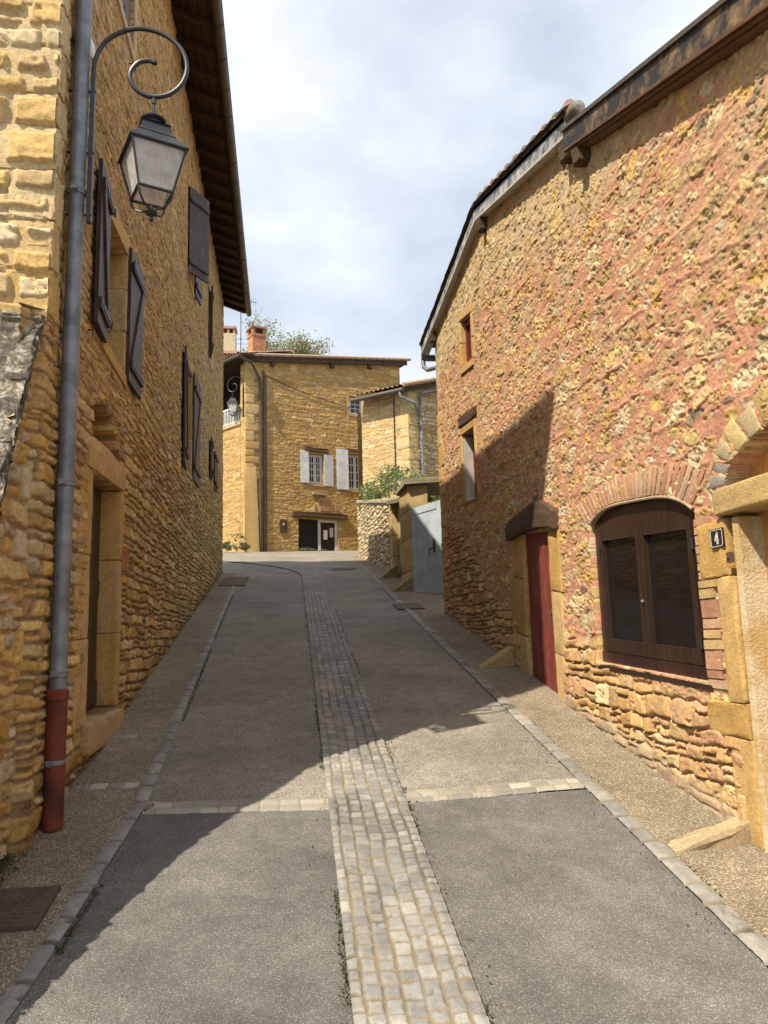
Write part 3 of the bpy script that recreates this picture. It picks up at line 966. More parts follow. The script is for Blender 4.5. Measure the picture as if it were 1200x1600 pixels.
# door
surround(DOOR, 'door_surround', LH, .34, .16, 0, 0, -.17, .014, (3, 3), 11)
P = Part(); P.prism(FL, [(1.10, 3.31), (2.50, 3.37), (2.52, 3.55), (1.85, 3.60), (1.20, 3.56), (1.12, 3.50)], -.28, .022, (.54, .35, .15), .012)
P.build('lintel', MD, LH)
P = Part(); P.hexa(FL.hx(1.22, 2.52, 1.20, 1.425, -.33, .06), .02, (.50, .35, .18), .004, 4); P.build('doorstep', MD, LH)
P = Part()
for k in range(6): P.hexa(DOOR.hx(.02+k*.174, .02+k*.174+.17, .02, DOOR.H, -.19, -.155), .004)
P.hexa(DOOR.hx(.02, DOOR.W-.02, .02, .22, -.155, -.14), .006); P.hexa(DOOR.hx(.02, DOOR.W-.02, .95, 1.08, -.155, -.145), .006)
P.hexa(DOOR.hx(0, .03, 0, DOOR.H, -.175, -.12), .004)
dr = P.build('door', MBROWN, LH)
P = Part(); a = DOOR.p(.16, .98, -.145); P.tube([a, DOOR.p(.16, .98, -.10)], .012); P.tube([DOOR.p(.16, .98, -.105), DOOR.p(.28, .98, -.102)], .010)
P.hexa(DOOR.hx(.13, .19, .84, 1.06, -.152, -.14), .003); P.build('handle', MZINC, dr)
# windows
surround(WIN1, 'window_surround', LH, .10, .14, .17, .11, -.2, .012, (2, 3), 21)
casement(WIN1, LH, -.17, .05, MBROWN, 1, 3)
surround(WIN2, 'window_surround', LH, .13, .14, .16, .10, -.2, .012, (3, 3), 22)
casement(WIN2, LH, -.15, .05, MBROWN, 1, 3)
surround(WIN3, 'window_surround', LH, .12, .13, .16, .10, -.18, .012, (3, 3), 23)
casement(WIN3, LH, -.14, .05, MBROWN, 1, 3)
surround(WIN4, 'window_surround', LH, .12, .13, .14, .10, -.18, .014, (3, 3), 24, cols=[(.58, .48, .36)])
casement(WIN4, LH, -.14, .05, MPURP, 1, 3)
surround(WIN5, 'window_surround', LH, .12, .13, .14, .10, -.18, .012, (2, 2), 25)
casement(WIN5, LH, -.14, .05, MBROWN, 1, 2)
surround(WIN0, 'window_surround', LH, .12, .13, .16, .10, -.08, .016, (3, 3), 26, cols=[(.58, .44, .28)])
def wall_shutter(u, z0, z1, w, out, m, away, zz=False, npl=5, off=.016):
    """shutter hinged at u; away=+1 lies up the street, -1 down it; out = degrees off the wall"""
    a = LA+out if away > 0 else LA+180-out
    p = FL.pt(u, 0, off)
    fr = Frame(p[0], p[1], a, 1 if away > 0 else -1)
    return shutter(LH, fr, z0, z1, w, m, npl, bat=1, zz=zz)
wall_shutter(1.45, 4.40, 5.74, .46, 3, MSHUT, -1, True)
wall_shutter(2.40, 4.42, 5.74, .62, 1.2, MSHUT, 1, True)
wall_shutter(7.30, 4.62, 6.46, .52, 3, MSHUT, -1, True)
wall_shutter(8.30, 4.70, 6.58, .85, 1.5, MSHUT, 1, True)
wall_shutter(7.27, 7.92, 9.42, .52, 32, MSHUT, 1, False, 6)
wall_shutter(8.28, 8.0, 9.45, .50, 6, MSHUT, 1)
wall_shutter(11.68, 8.08, 9.62, .36, 9, MSHUT, -1)
wall_shutter(12.22, 5.46, 6.32, .5, 3, MSHUT, -1)
wall_shutter(13.03, 5.46, 6.32, .6, 2, MSHUT, 1)
for (u0, w) in ((1.60, .40), (2.01, .40)):
    p = FL.pt(u0, 0, -.07); shutter(LH, Frame(p[0], p[1], LA, 1), 7.80, 9.13, w, MPURP, 4, bat=1)
# wall stubs: shutter hooks
for (u, z) in ((.98, 4.32), (3.02, 4.36), (2.2, 7.55), (2.95, 7.1), (9.2, 7.75), (7.2, 7.75)):
    P = Part(); P.tube([FL.pt(u, z, -.02), FL.pt(u, z, .04), FL.pt(u, z-.04, .045)], .006, 6); P.build('wall_hook', MIRON, LH)
# terracotta letter box on the jamb
lb = thing('letter_box', FL.pt(2.55, 2.66, .02), 'small rusty terracotta letter box on the door jamb of the left house', 'letter box')
P = Part(); P.hexa(FL.hx(2.47, 2.57, 2.64, 2.86, .016, .06), .008); P.build('box_body', MTERRA, lb)
P = Part(); P.hexa(FL.hx(2.49, 2.55, 2.80, 2.825, .0605, .066), .002); P.build('slot_flap', MRUST, lb)
# white junction dome high on the wall
P = Part(); P.lathe(FL.pt(.38, 6.12, .07), [(.05, -.01), (.062, .01), (.062, .09), (.045, .13), (.02, .14)], 14); P.hexa(FL.hx(.36, .40, 6.15, 6.18, -.02, .05))
o = P.build('wall_sensor', MENW); tag(o, 'small white dome fixed high on the left house wall behind the downpipe', 'sensor')

# ---- ruined buttress wall in front of the gable
BW = thing('ruined_wall', (-1.9, 4.0, gzf(-1.6, 4.0)), 'broken stone wall end with lichened sloping coping leaning on the left house gable', 'wall')
FB = Frame(-1.475, 2.1, LA, 1)
cop = interp([(0, .95), (.8, 1.30), (1.44, 1.95), (1.94, 2.50), (2.22, 3.25), (2.58, 4.02), (2.9, 4.3)])
def butt_style(U, Z):
    d, h, lx, lz = courses(U, Z, 83, (.09, .21), (.14, .38), .05, .4, 1.2, .8)
    hh, m, pz = stone_fields(U, Z, d, h, lx, lz, 83, .008, .010, .024, .018, .016, .7)
    c = palette(h, OCH+[(.52, .42, .28), (.50, .40, .27)])
    c = mix3(np.array((.45, .30, .15))+0*c, c, m)
    br = sst(.6, .68, fbm(U*3, Z*3, 19, 3))*(Z > 3.2)
    c = mix3(c, np.array((.30, .12, .06))+0*c, br)
    return hh-.035+.04*(fbm(U*2, Z*2, 31, 3)-.5)-.10*sst(2.72, 2.98, U), c
wall_grid(FB, np.linspace(0, 2.98, 400), lambda u: gprof(2.1+u)-.15, cop, 480, butt_style, 'wall', MS, BW)
# coping: rough slabs stepping down, white with lichen
m, n_, b_ = mat('lichened_coping'); v_ = coords(n_)
c_ = ramp(n_, noise(n_, v_, 11, 6, .75, .5), [(.40, (.04, .036, .03)), (.52, (.12, .10, .07)), (.60, (.33, .30, .245)), (.78, (.50, .475, .42))])
n_.links.new(c_, b_.inputs['Base Color']); b_.inputs['Roughness'].default_value = .95
bump(n_, b_, noise(n_, v_, 40, 5, .7), .5, .01)
MCOP = m
P = Part(); rs = random.Random(3)
U = 0.0
while U < 2.56:
    L_ = min(rs.uniform(.10, .19), 2.58-U)
    z0, z1 = float(cop(U)), float(cop(U+L_))
    V = [FB.pt(U, z0-.16, -.75), FB.pt(U, z0-.16, .0), FB.pt(U+L_, z1-.16, .0), FB.pt(U+L_, z1-.16, -.75),
         FB.pt(U, z0+.02+rs.uniform(0, .03), -.75), FB.pt(U, z0+.02, rs.uniform(.0, .035)), FB.pt(U+L_, z1+.01, rs.uniform(.0, .035)), FB.pt(U+L_, z1+.02, -.75)]
    P.hexa(V, .02, (1, 1, 1), .017, 6); U += L_
P.build('coping', MCOP, BW)

# ================================================================== RIGHT HOUSE
XR = 2.55
FR = Frame(XR, 0, 0, -1)            # u is simply the distance up the street; faces the street
RH = thing('stone_house', (5.0, 8.0, gzf(2.6, 8.0)), 'sunlit right-hand stone house with pink pointing, red cellar door and arched brown window', 'house')
fas2 = interp([(5.0, 6.04), (6.18, 6.43), (9.36, 7.47), (13.9, 7.27)])
fas1 = interp([(1.5, 4.46), (3.26, 5.16), (4.58, 5.68), (6.04, 6.24)])
def rtop(u):
    return np.where(u < 5.7, fas1(u)+.14, np.where(u > 6.1, fas2(u)+.12, (fas1(5.7)+.14)+(fas2(6.1)+.12-fas1(5.7)-.14)*(np.clip(u, 5.7, 6.1)-5.7)/.4))
W1 = Opening(FR, 10.22, 10.88, (5.84, 5.95), (6.54, 6.69))
W2 = Opening(FR, 10.32, 11.10, (3.86, 3.92), (4.88, 4.96))
RD = Opening(FR, 7.43, 8.30, (1.20, 1.32), (2.99, 3.07))
BWN = Opening(FR, 4.62, 6.33, (1.66, 1.73), (2.71, 2.83))
D4 = Opening(FR, 2.6, 4.28, (.50, .62), (2.62, 2.655))
def win_arch(u):
    t = np.clip((np.asarray(u, float)-4.62)/1.71, 0, 1)
    return 2.735+.155*t+.125*np.clip(1-np.abs(2*t-1)**4, 0, 1)
def arch4(u):
    return 2.81+.28*np.sqrt(np.clip(1-((np.asarray(u, float)-3.38)/.84)**2, 0, 1))
def right_style(U, Z):
    hgt = Z-gprof(U)
    # upper rubble drowned in pink pointing
    d, h, lx, lz = voro(U, Z, 101, .195, .088, .42, .024)
    dL, hL, lxL, lzL = voro(U, Z, 141, .37, .165, .42, .035)
    big = (_H[hL, 5] < .34) & (dL > .012+.03*_H[hL, 1])
    d = np.where(big, dL-.012-.03*_H[hL, 1]+.02, d); h = np.where(big, hL, h); lx = np.where(big, lxL, lx); lz = np.where(big, lzL, lz)
    near_big = (_H[hL, 5] < .34) & ~big & (dL > .004+.03*_H[hL, 1]-.02)
    d = np.where(near_big, np.minimum(d, .012+.03*_H[hL, 1]-dL), d)
    d2, h2, lx2, lz2 = courses(U, Z, 103, (.075, .175), (.12, .32), .045, .38, 1.3, .8)
    lowline = .62+.28*(fbm(U*1.1, Z*.9, 12, 3)-.5)+1.5*sst(9.3, 11.5, U)*(.55+.5*(fbm(U*2, Z*2, 13, 2)-.5))
    low = 1-sst(lowline-.10, lowline+.14, hgt)
    nz = fbm(U*24, Z*24, 14, 3)
    joint = .003+.023*_H[h, 1]**2.0
    nz2 = fbm(U*55, Z*55, 28, 2)
    m1 = sst(joint, joint+.005, d+(nz-.5)*.030+(nz2-.5)*.012)
    rough = fbm(U*11, Z*15, 15, 4)-.5
    tool = fbm(U*5, Z*28, 16, 3)-.5
    pz = sst(.58, .70, fbm(U*20+_H[h, 2]*40, Z*25, 17, 3))*(_H[h, 6] < .55)
    f1 = m1*(.013*(_H[h, 0]-.30)+.010*((_H[h, 4]-.5)*lx*2+(_H[h, 5]-.6)*lz*2))+.022*rough*(.35+.65*m1)+.018*(fbm(U*27, Z*33, 19, 3)-.5)*m1-.012*sst(.56, .66, fbm(U*38+_H[h, 2]*9, Z*44, 29, 2))*m1*(_H[h, 7] > .35)+.009*tool*(1-m1)-.011*pz*m1+.006*(fbm(U*50, Z*50, 18, 2)-.5)
    # drip-lines of pointing that run along the courses
    ridge = np.exp(-((((Z-.09*U)*1+.05*fbm(U*1.5, Z*1.5, 20, 2)) % .31)-.15)**2/.0004)*sst(.45, .6, fbm(U*.8, Z*1.2, 21, 2))
    f1 = f1+.009*ridge*(1-m1)
    c1 = palette(h, RUBBLE)
    up_band = sst(-.95, -.45, Z-(rtop(U)-.1)+.5*(fbm(U*.9, Z*.9, 22, 3)-.5)+.30*sst(5.5, 7.5, U)-.45*(1-sst(4.2, 6.2, U)))
    pk = np.array(PINK)+0*c1
    pk = pk*(.78+.44*fbm(U*8, Z*8, 23, 4))[..., None]
    pk = mix3(pk, np.array((.52, .36, .22))+0*c1, sst(.50, .76, fbm(U*1.7, Z*1.7, 24, 3))*.5)
    mort = mix3(pk, np.array((.54, .41, .245))+0*c1, up_band)
    c1 = c1*(.72+.56*fbm(U*18, Z*18, 25, 3))[..., None]
    c1 = mix3(c1, mort, (.0+.22*_H[h, 7])*(1-.6*up_band)*sst(.30, .62, fbm(U*13, Z*15, 27, 3)))
    c1 = c1*(.80+.4*fbm(U*42, Z*46, 36, 2))[..., None]
    c1 = mix3(c1, np.array((.20, .15, .095))+0*c1, pz*m1*.45)
    dark = (_H[h, 3] > .98) & ~big
    c1 = np.where(dark[..., None], np.array((.25, .19, .13)), c1)
    white = (_H[h, 3] < .035)
    c1 = np.where(white[..., None], np.array((.56, .47, .32)), c1)
    col1 = mix3(mort, c1, m1)
    # lower coursed stones with deep raked joints
    hh2, m2, pz2 = stone_fields(U, Z, d2, h2, lx2, lz2, 103, .005, .010, .028, .024, .013, .6)
    c2 = palette(h2, [(.50, .32, .14), (.54, .37, .18), (.47, .28, .12), (.50, .30, .17), (.55, .42, .24), (.43, .27, .14)])
    jc = np.array((.40, .255, .135))+0*c2
    col2 = mix3(jc, c2, m2)
    # cement fillet at the foot
    ft = 1-sst(.06, .20, hgt+.16*(fbm(U*3, Z*3, 26, 3)-.5))
    col2 = mix3(col2, np.array((.33, .26, .19))+0*c2, ft*.8)
    hh2 = hh2*(1-.6*ft)+.03*ft
    hh = f1*.88*(1-low)+(hh2-.012)*low
    return hh, mix3(col1, col2, low)
uu = np.concatenate([np.exp(np.linspace(math.log(2.0), math.log(12.95), 800))])
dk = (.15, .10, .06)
def bwn_in(u, z): return (u > 4.60) & (u < 6.35) & (z > 1.66+.04*(u-4.62)) & (z < win_arch(u)+.012)
def a4_in(u, z): return (z > 2.78) & (z < arch4(u)) & (np.abs(u-3.38) < .84)
wall_grid(FR, uu, lambda u: gprof(u)-.15, rtop, 760, right_style, 'wall', MS, RH,
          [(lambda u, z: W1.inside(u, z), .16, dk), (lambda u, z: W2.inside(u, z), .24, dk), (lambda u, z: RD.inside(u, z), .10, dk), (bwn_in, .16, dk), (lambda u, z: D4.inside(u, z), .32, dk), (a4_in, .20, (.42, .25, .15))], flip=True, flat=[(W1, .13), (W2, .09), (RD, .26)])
plain_shell([((2.55, 12.95), (9.0, 12.95)), ((9.0, 12.95), (9.0, 2.0)), ((9.0, 2.0), (2.55, 2.0))], -.2, 5.2, 'rear_wall', RH, 55)
# quoins at the far corner
P = Part(); z = 2.25; rs = random.Random(7); k = 0
while z < 6.6:
    h = rs.uniform(.24, .40); w = .42 if k % 2 else .22
    if not (5.8 < z < 7):
        P.hexa(FR.hx(12.95-w, 12.97, z+.006, z+h-.006, -.28, .016), .014, rs.choice(DRS), .005, 3)
    z += h; k += 1
P.build('quoin', MD, RH)
# roofs (verges face the street)
XF = 2.45
def verge(name, fz, u0, u1, n, hgt, th, x0, m):
    P = Part(); us = np.linspace(u0, u1, n)
    for i in range(n-1):
        a, b = us[i], us[i+1]; za, zb = float(fz(a)), float(fz(b))
        P.hexa([(x0, a, za), (x0+th, a, za), (x0+th, b, zb), (x0, b, zb), (x0, a, za+hgt), (x0+th, a, za+hgt), (x0+th, b, zb+hgt), (x0, b, zb+hgt)])
    return P
# further roof: ridge at 9.2
def slab(q, t):
    P = Part(); q = [np.array(x, float) for x in q]
    P.hexa([tuple(x) for x in q]+[tuple(x+np.array((0, 0, t))) for x in q]); return P
rf = slab([(XF, 5.95, fas2(5.95)+.14), (9.3, 5.95, fas2(5.95)+.14), (9.3, 9.36, fas2(9.36)+.14), (XF, 9.36, fas2(9.36)+.14)], .05).build('roof', MRAFT, RH)
a_ = np.array((0, 1, .326)); a_ /= np.linalg.norm(a_)
tile_roof('tiles', rf, (XF-.05, 5.90, fas2(5.95)+.20), (1, 0, 0), a_, 6.9, 3.64, 6)
rf2 = slab([(XF, 9.36, fas2(9.36)+.14), (9.3, 9.36, fas2(9.36)+.14), (9.3, 13.84, fas2(13.84)+.14), (XF, 13.84, fas2(13.84)+.14)], .05).build('roof', MRAFT, RH)
b_ = np.array((0, -1, .045)); b_ /= np.linalg.norm(b_)
tile_roof('tiles', rf2, (XF-.04, 13.84, fas2(13.84)+.20), (1, 0, 0), b_, 6.9, 4.46, 7)
P = verge('f', lambda u: fas2(u), 6.0, 9.36, 2, .22, .05, XF, None)
P2 = verge('f', lambda u: fas2(u)+.0, 6.0, 13.85, 22, .028, .14, XF, None)
P.v += []
fa = P.build('verge_board', MLEAD, RH, False)
P = verge('f', lambda u: fas2(u), 9.362, 13.86, 2, .20, .05, XF+.003, None); P.build('verge_board', MLEAD, RH, False)
verge('f', lambda u: fas2(u)+.21, 6.0, 9.40, 2, .05, .07, XF-.025, None).build('verge_cap', MGUT, RH, False)
verge('f', lambda u: fas2(u)+.19, 9.40, 13.88, 2, .035, .07, XF-.02, None).build('verge_cap', MGUT, RH, False)
verge('f', lambda u: fas2(u)-.012, 6.0, 9.35, 2, .03, .15, XF-.004, None).build('soffit_board', MGREYW, RH, False)
verge('f', lambda u: fas2(u)-.010, 9.35, 13.86, 2, .03, .15, XF-.002, None).build('soffit_board', MGREYW, RH, False)
# cover tiles along the verge seen from below
P = Part()
for k in range(11):
    y = 5.98+k*.31; z = float(fas2(y))+.256
    P.tube([(XF+.025, y-.05, z-.01), (XF+.05, y+.31, z+.085)], [.055, .042], 10, (.40, .31, .22))
P.build('verge_tile', MTILE, rf)
P = Part(); P.tube([(XF+.02, 5.74, 6.45), (XF+.03, 5.77, 6.465), (XF+.05, 5.87, 6.50), (XF+.08, 6.11, 6.59)], [.025, .06, .082, .07], 12, (.16, .13, .10)); P.build('verge_tile', MTILE, rf)
# purlin ends poking out
for (y, z, w) in ((9.15, 7.37, .13), (6.12, 6.36, .12), (5.80, 6.12, .13), (12.8, 7.28, .12)):
    P = Part(); P.box(XF-.01 if y > 5.95 else XF-.02, XF+.4, y-w/2, y+w/2, z-.16, z-.002, .012, rough=.006, cuts=2)
    P.build('purlin', MBEAM, RH)
# nearer box verge with moulding
XN = 2.43
P = verge('f', lambda u: fas1(u), 1.6, 6.03, 2, .18, .06, XN, None); P.build('verge_board', MSLAB, RH, False)
verge('f', lambda u: fas1(u)+.18, 1.55, 6.05, 2, .035, .12, XN-.02, None).build('verge_cap', MGUT, RH, False)
P = verge('f', lambda u: fas1(u)-.022, 1.6, 6.035, 2, .022, .05, XN-.014, None)
P.v += []
q = verge('f', lambda u: fas1(u)-.045, 1.6, 6.03, 2, .023, .06, XN+.006, None); P.add(q.v, q.f)
q = verge('f', lambda u: fas1(u)-.060, 1.6, 6.025, 2, .015, .17, XN+.03, None); P.add(q.v, q.f)
P.build('moulding', MMOULD, RH, False)
slab([(XN+.03, 1.6, fas1(1.6)+.15), (9.3, 1.6, fas1(1.6)+.15), (9.3, 6.0, fas1(6.0)+.15), (XN+.03, 6.0, fas1(6.0)+.15)], .05).build('roof', MTILE, RH)
# gutter end and swan-neck at the far corner
P = Part()
P.tube([(XF+.02, 13.92, 7.24), (9.3, 13.92, 7.2)], .065, 12); P.build('gutter', MZINC, RH)
P = Part(); P.tube([(2.50, 13.92, 7.18), (2.505, 13.90, 7.05), (2.54, 13.7, 6.92), (2.62, 13.3, 6.82), (2.72, 13.06, 6.76), (2.74, 13.02, 6.5), (2.74, 13.02, 2.6)], .042, 12)
P.build('downpipe', MZINC, RH)
# upper little window
surround(W1, 'window_surround', RH, .13, .15, .12, .10, -.24, .014, (2, 2), 31)
casement(W1, RH, -.07, .05, MREDP, 1, 1, 1)
# lower little window with a plank shutter folded into its reveal
surround(W2, 'window_surround', RH, .09, .10, .10, .02, -.24, .012, (2, 2), 33)
w2o = casement(W2, RH, -.15, .05, MREDP, 1, 1, 1)
P = Part()
for k in range(3): P.hexa([(XR+.01, 11.085-k*0-.045, 3.94), (XR+.01+.19, 11.085-.045, 3.94), (XR+.2, 11.085-.01, 3.94), (XR+.01, 11.085-.01, 3.94), (XR+.01, 11.04, 4.9), (XR+.2, 11.04, 4.9), (XR+.2, 11.075, 4.9), (XR+.01, 11.075, 4.9)], .003) if k == 0 else None
P.build('inner_shutter', MGREYW, RH)
P = Part(); P.hexa([(XR-.03, 10.13, 5.00), (XR+.2, 10.13, 5.0), (XR+.2, 11.22, 5.10), (XR-.03, 11.22, 5.10), (XR-.03, 10.13, 5.13), (XR+.2, 10.13, 5.13), (XR+.2, 11.22, 5.26), (XR-.03, 11.22, 5.26)], .012, rough=.008, cuts=3)
P.build('wooden_lintel', MBEAM, RH)
# red cellar door
surround(RD, 'door_surround', RH, .26, .46, 0, 0, -.12, .014, (3, 3), 41)
P = Part(); n = 5; pw = RD.W/n
for k in range(n): P.hexa(RD.hx(k*pw+.001, (k+1)*pw-.001, .0, RD.H, -.07, -.03), .003)
rdoor = P.build('door', MRED, RH)
P = Part(); P.hexa(RD.hx(.10, .15, .82, .98, -.032, -.022), .003); P.lathe(RD.p(.125, .94, -.018), [(.004, -.012), (.012, -.006), (.012, .006), (.004, .012)], 8); P.build('latch', MRUST, rdoor)
P = Part()
pr = [(7.12, 2.97), (7.25, 3.01), (7.6, 3.05), (8.1, 3.07), (8.5, 3.06), (8.76, 3.05), (8.78, 3.20), (8.6, 3.27), (8.2, 3.29), (7.75, 3.33), (7.5, 3.31), (7.25, 3.22), (7.13, 3.15)]
P.prism(FR, pr, -.2, .075, (1, 1, 1), .012); P.build('wooden_lintel', MBEAM, RH)
P = Part(); P.hexa(FR.hx(7.0, 8.6, 1.02, 1.215, -.3, .02), .015, (.46, .38, .30), .004, 3); P.build('doorstep', MD, RH)
# arched brown window
P = Part(); N = 24
ts = np.linspace(4.615, 6.335, N)
for i in range(N-1):
    a, b = ts[i], ts[i+1]
    ca = float(BWN.uz(a-4.62, BWN.H, )[1])-.01; cb = float(BWN.uz(b-4.62, BWN.H)[1])-.01
    P.prism(FR, [(a, ca), (b, cb), (b, max(float(win_arch(b)), cb+.004)), (a, max(float(win_arch(a)), ca+.004))], -.10, -.04)
P.hexa(BWN.hx(0, .085, -.02, BWN.H, -.10, -.035), .006); P.hexa(BWN.hx(BWN.W-.085, BWN.W, -.02, BWN.H, -.10, -.035), .006)
P.hexa(BWN.hx(-.01, BWN.W+.01, -.02, .085, -.10, -.03), .006)
MREDB = m_wood('red_brown_gloss', (.022, .010, .008), (.046, .020, .015), .38, .45)
wf = P.build('window', MREDB, RH)
P = Part(); P.hexa(BWN.hx(-.06, BWN.W+.02, -.055, -.02, -.12, .012), .006); P.build('sill', MBROWN, wf)
for k in range(2):
    a0 = .085+k*(BWN.W-.17)/2; a1 = a0+(BWN.W-.17)/2
    a0 += .004; a1 -= .004; b0, b1 = .09, BWN.H-.012; s_ = .062
    P = Part()
    P.hexa(BWN.hx(a0, a0+s_, b0, b1, -.085, -.025), .006); P.hexa(BWN.hx(a1-s_, a1, b0, b1, -.085, -.025), .006)
    P.hexa(BWN.hx(a0+s_, a1-s_, b0, b0+.10, -.085, -.027), .006); P.hexa(BWN.hx(a0+s_, a1-s_, b1-.075, b1, -.085, -.027), .006)
    P.build('sash', MBROWN, wf)
    P = Part(); P.hexa(BWN.hx(a0+s_-.005, a1-s_+.005, b0+.095, b1-.07, -.072, -.064)); P.build('pane', MDUSTY, wf)
for b in (.2, .85):
    for a in (.083, BWN.W-.083):
        P = Part(); P.tube([BWN.p(a, b, -.022), BWN.p(a, b+.08, -.022)], .010, 8); P.build('hinge', MIRON, wf)
P = Part(); P.lathe(BWN.p(BWN.W/2, .5, -.016), [(.004, -.012), (.013, -.006), (.013, .006), (.004, .012)], 10)
P.build('knob', MZINC, wf)
# brick arch over it and bricked jamb
BR = [(.47, .27, .17), (.51, .33, .21), (.45, .24, .15), (.49, .29, .18), (.53, .37, .25)]
P = Part(); rs = random.Random(2)
nb = 30
def arc_pt(t, r):
    u = 4.52+t*1.93
    u2 = 5.485+(u-5.485)*(1+r*.35)
    z = float(win_arch(min(max(u, 4.66), 6.29)))+.03-.10*max(0, 4.66-u)-.10*max(0, u-6.29)
    return (u2, z+r*.30)
for k in range(nb):
    t0 = k/nb+.004; t1 = (k+1)/nb-.004
    P.prism(FR, [arc_pt(t0, 0), arc_pt(t1, 0), arc_pt(t1, .62+rs.uniform(-.04, .06)), arc_pt(t0, .62+rs.uniform(-.04, .06))], -.08, .004+rs.uniform(0, .006), rs.choice(BR), .005)
P.build('brick_arch', MD, RH)
P = Part(); z = 1.62; k = 0
while z < 2.64:
    h = rs.choice([.055, .06, .065, .12])
    w0 = rs.uniform(.12, .24)
    P.hexa(FR.hx(4.585-w0, 4.60, z+.005, z+h-.005, -.06, .010+rs.uniform(0, .008)), .006, rs.choice(BR+[(.54, .38, .18)]), .002)
    z += h; k += 1
P.build('brick_jamb', MD, RH)
# mortar fillet round the arch
P = Part()
pts = [FR.pt(u, float(win_arch(u))+.012, .0) for u in np.linspace(4.62, 6.33, 40)]
P.tube(pts, .011, 6, (.42, .33, .22)); P.build('mortar_fillet', MD, RH)
# number 4 doorway: jamb, lintel, radial stones, plank door
P = Part()
for (u0, u1, z0, z1, c) in ((4.24, 4.56, 2.29, 2.63, 0), (4.20, 4.38, 1.56, 2.285, 1), (4.18, 4.62, 1.36, 1.555, 2), (4.17, 4.40, .78, 1.355, 1)):
    P.hexa(FR.hx(u0, u1, z0, z1, -.3, .022), .016, DRS[c], .005, 5)
# chamfered inner return
P.build('door_surround', MD, RH)
P = Part(); P.hexa(FR.hx(2.4, 4.30, 2.645, 2.80, -.22, .05), .016, (.50, .36, .16), .005, 4); P.build('lintel', MD, RH)
P = Part(); rs = random.Random(12)
na = 15
for k in range(na):
    t0 = math.pi*(k+.08)/na; t1 = math.pi*(k+.92)/na
    r0, r1 = 0, rs.uniform(.19, .27)
    f = lambda t, r: (3.38+math.cos(t)*(.84+r*.75), 2.82+math.sin(t)*(.28+r))
    P.prism(FR, [f(t0, r0), f(t1, r0), f(t1, r1), f(t0, r1)], -.16, .004+rs.uniform(0, .010), rs.choice([(.52, .37, .14), (.50, .34, .13), (.30, .27, .24), (.46, .38, .22), (.54, .42, .20)]), .018)
P.build('stone_arch', MS, RH)
P = Part()
for k in range(9): P.prism(FR, [(2.55+k*.19, 2.80), (2.55+k*.19+.186, 2.80), (2.55+k*.19+.186, 3.12), (2.55+k*.19, 3.12)], -.19, -.15)
P.build('tympanum', MORNG, RH)
P = Part()
for k in range(9): P.hexa(D4.hx(k*.187, k*.187+.184, .0, D4.H, -.2, -.14), .004)
P.build('door', MORNG, RH)
m, n_, b_ = mat('cream_render'); v_ = coords(n_)
n_.links.new(ramp(n_, noise(n_, v_, 4, 6, .7), [(.3, (.50, .34, .13)), (.46, (.54, .38, .17)), (.56, (.64, .52, .33)), (.7, (.68, .57, .38))]), b_.inputs['Base Color']); b_.inputs['Roughness'].default_value = .95
bump(n_, b_, noise(n_, v_, 60, 5, .7), .9, .02)
P = Part(); P.hexa([FR.pt(4.25, .6, -.3), FR.pt(4.12, .6, -.3), FR.pt(4.12, .6, .005), FR.pt(4.17, .6, .012), FR.pt(4.25, 2.62, -.3), FR.pt(4.12, 2.62, -.3), FR.pt(4.12, 2.62, .005), FR.pt(4.17, 2.62, .012)], .01)
P.build('rendered_reveal', m, RH)
# bell push
P = Part(); P.hexa(FR.hx(4.165, 4.20, 2.36, 2.42, .022, .05), .004); P.lathe(FR.pt(4.18, 2.39, .052), [(.004, -.008), (.010, -.004), (.010, .004), (.004, .008)], 10)
o = P.build('door_bell', MRUST); tag(o, 'small metal bell push beside the honey wood door', 'door bell')

# house number plate
NP = thing('number_plate', FR.pt(4.31, 2.51, .03), 'dark enamel house number plate reading 4 on the ochre door jamb', 'sign')
P = Part(); P.hexa(FR.hx(4.245, 4.385, 2.462, 2.575, .024, .032), .004); P.build('plate', MENAM, NP)
P = Part(); a0, a1, z0, z1, w = 4.251, 4.379, 2.468, 2.569, .0028
for q in ((a0+.01, a1-.01, z0, z0+w), (a0+.01, a1-.01, z1-w, z1)): P.hexa(FR.hx(*q, .0322, .0334))
for q in ((a0, a0+w, z0+.01, z1-.01), (a1-w, a1, z0+.01, z1-.01)): P.hexa(FR.hx(*q, .0322, .0334))
for (ua, za, ub, zb) in ((a0, z0+.01, a0+.01, z0), (a1, z0+.01, a1-.01, z0), (a0, z1-.01, a0+.01, z1), (a1, z1-.01, a1-.01, z1)):
    P.tube([FR.pt(ua, za, .033), FR.pt(ub, zb, .033)], .0016, 4)
P.build('border_line', MENW, NP)
# the figure 4 (reading from the street: lower u is to the right)
P = Part(); uc, zc = 4.315, 2.518
def seg(ax, az, bx, bz, w):
    a = np.array((ax, az)); b = np.array((bx, bz)); t = (b-a)/np.linalg.norm(b-a); n = np.array((-t[1], t[0]))*w/2
    P.prism(FR, [tuple((uc-q[0], zc+q[1])) for q in (a-n, b-n, b+n, a+n)], .0323, .0338)
seg(.009, -.033, .009, .036, .013); seg(-.022, -.012, .022, -.012, .0085); seg(-.020, -.014, .008, .034, .0085)
seg(-.001, -.033, .019, -.033, .006)
P.build('numeral', MENW, NP)

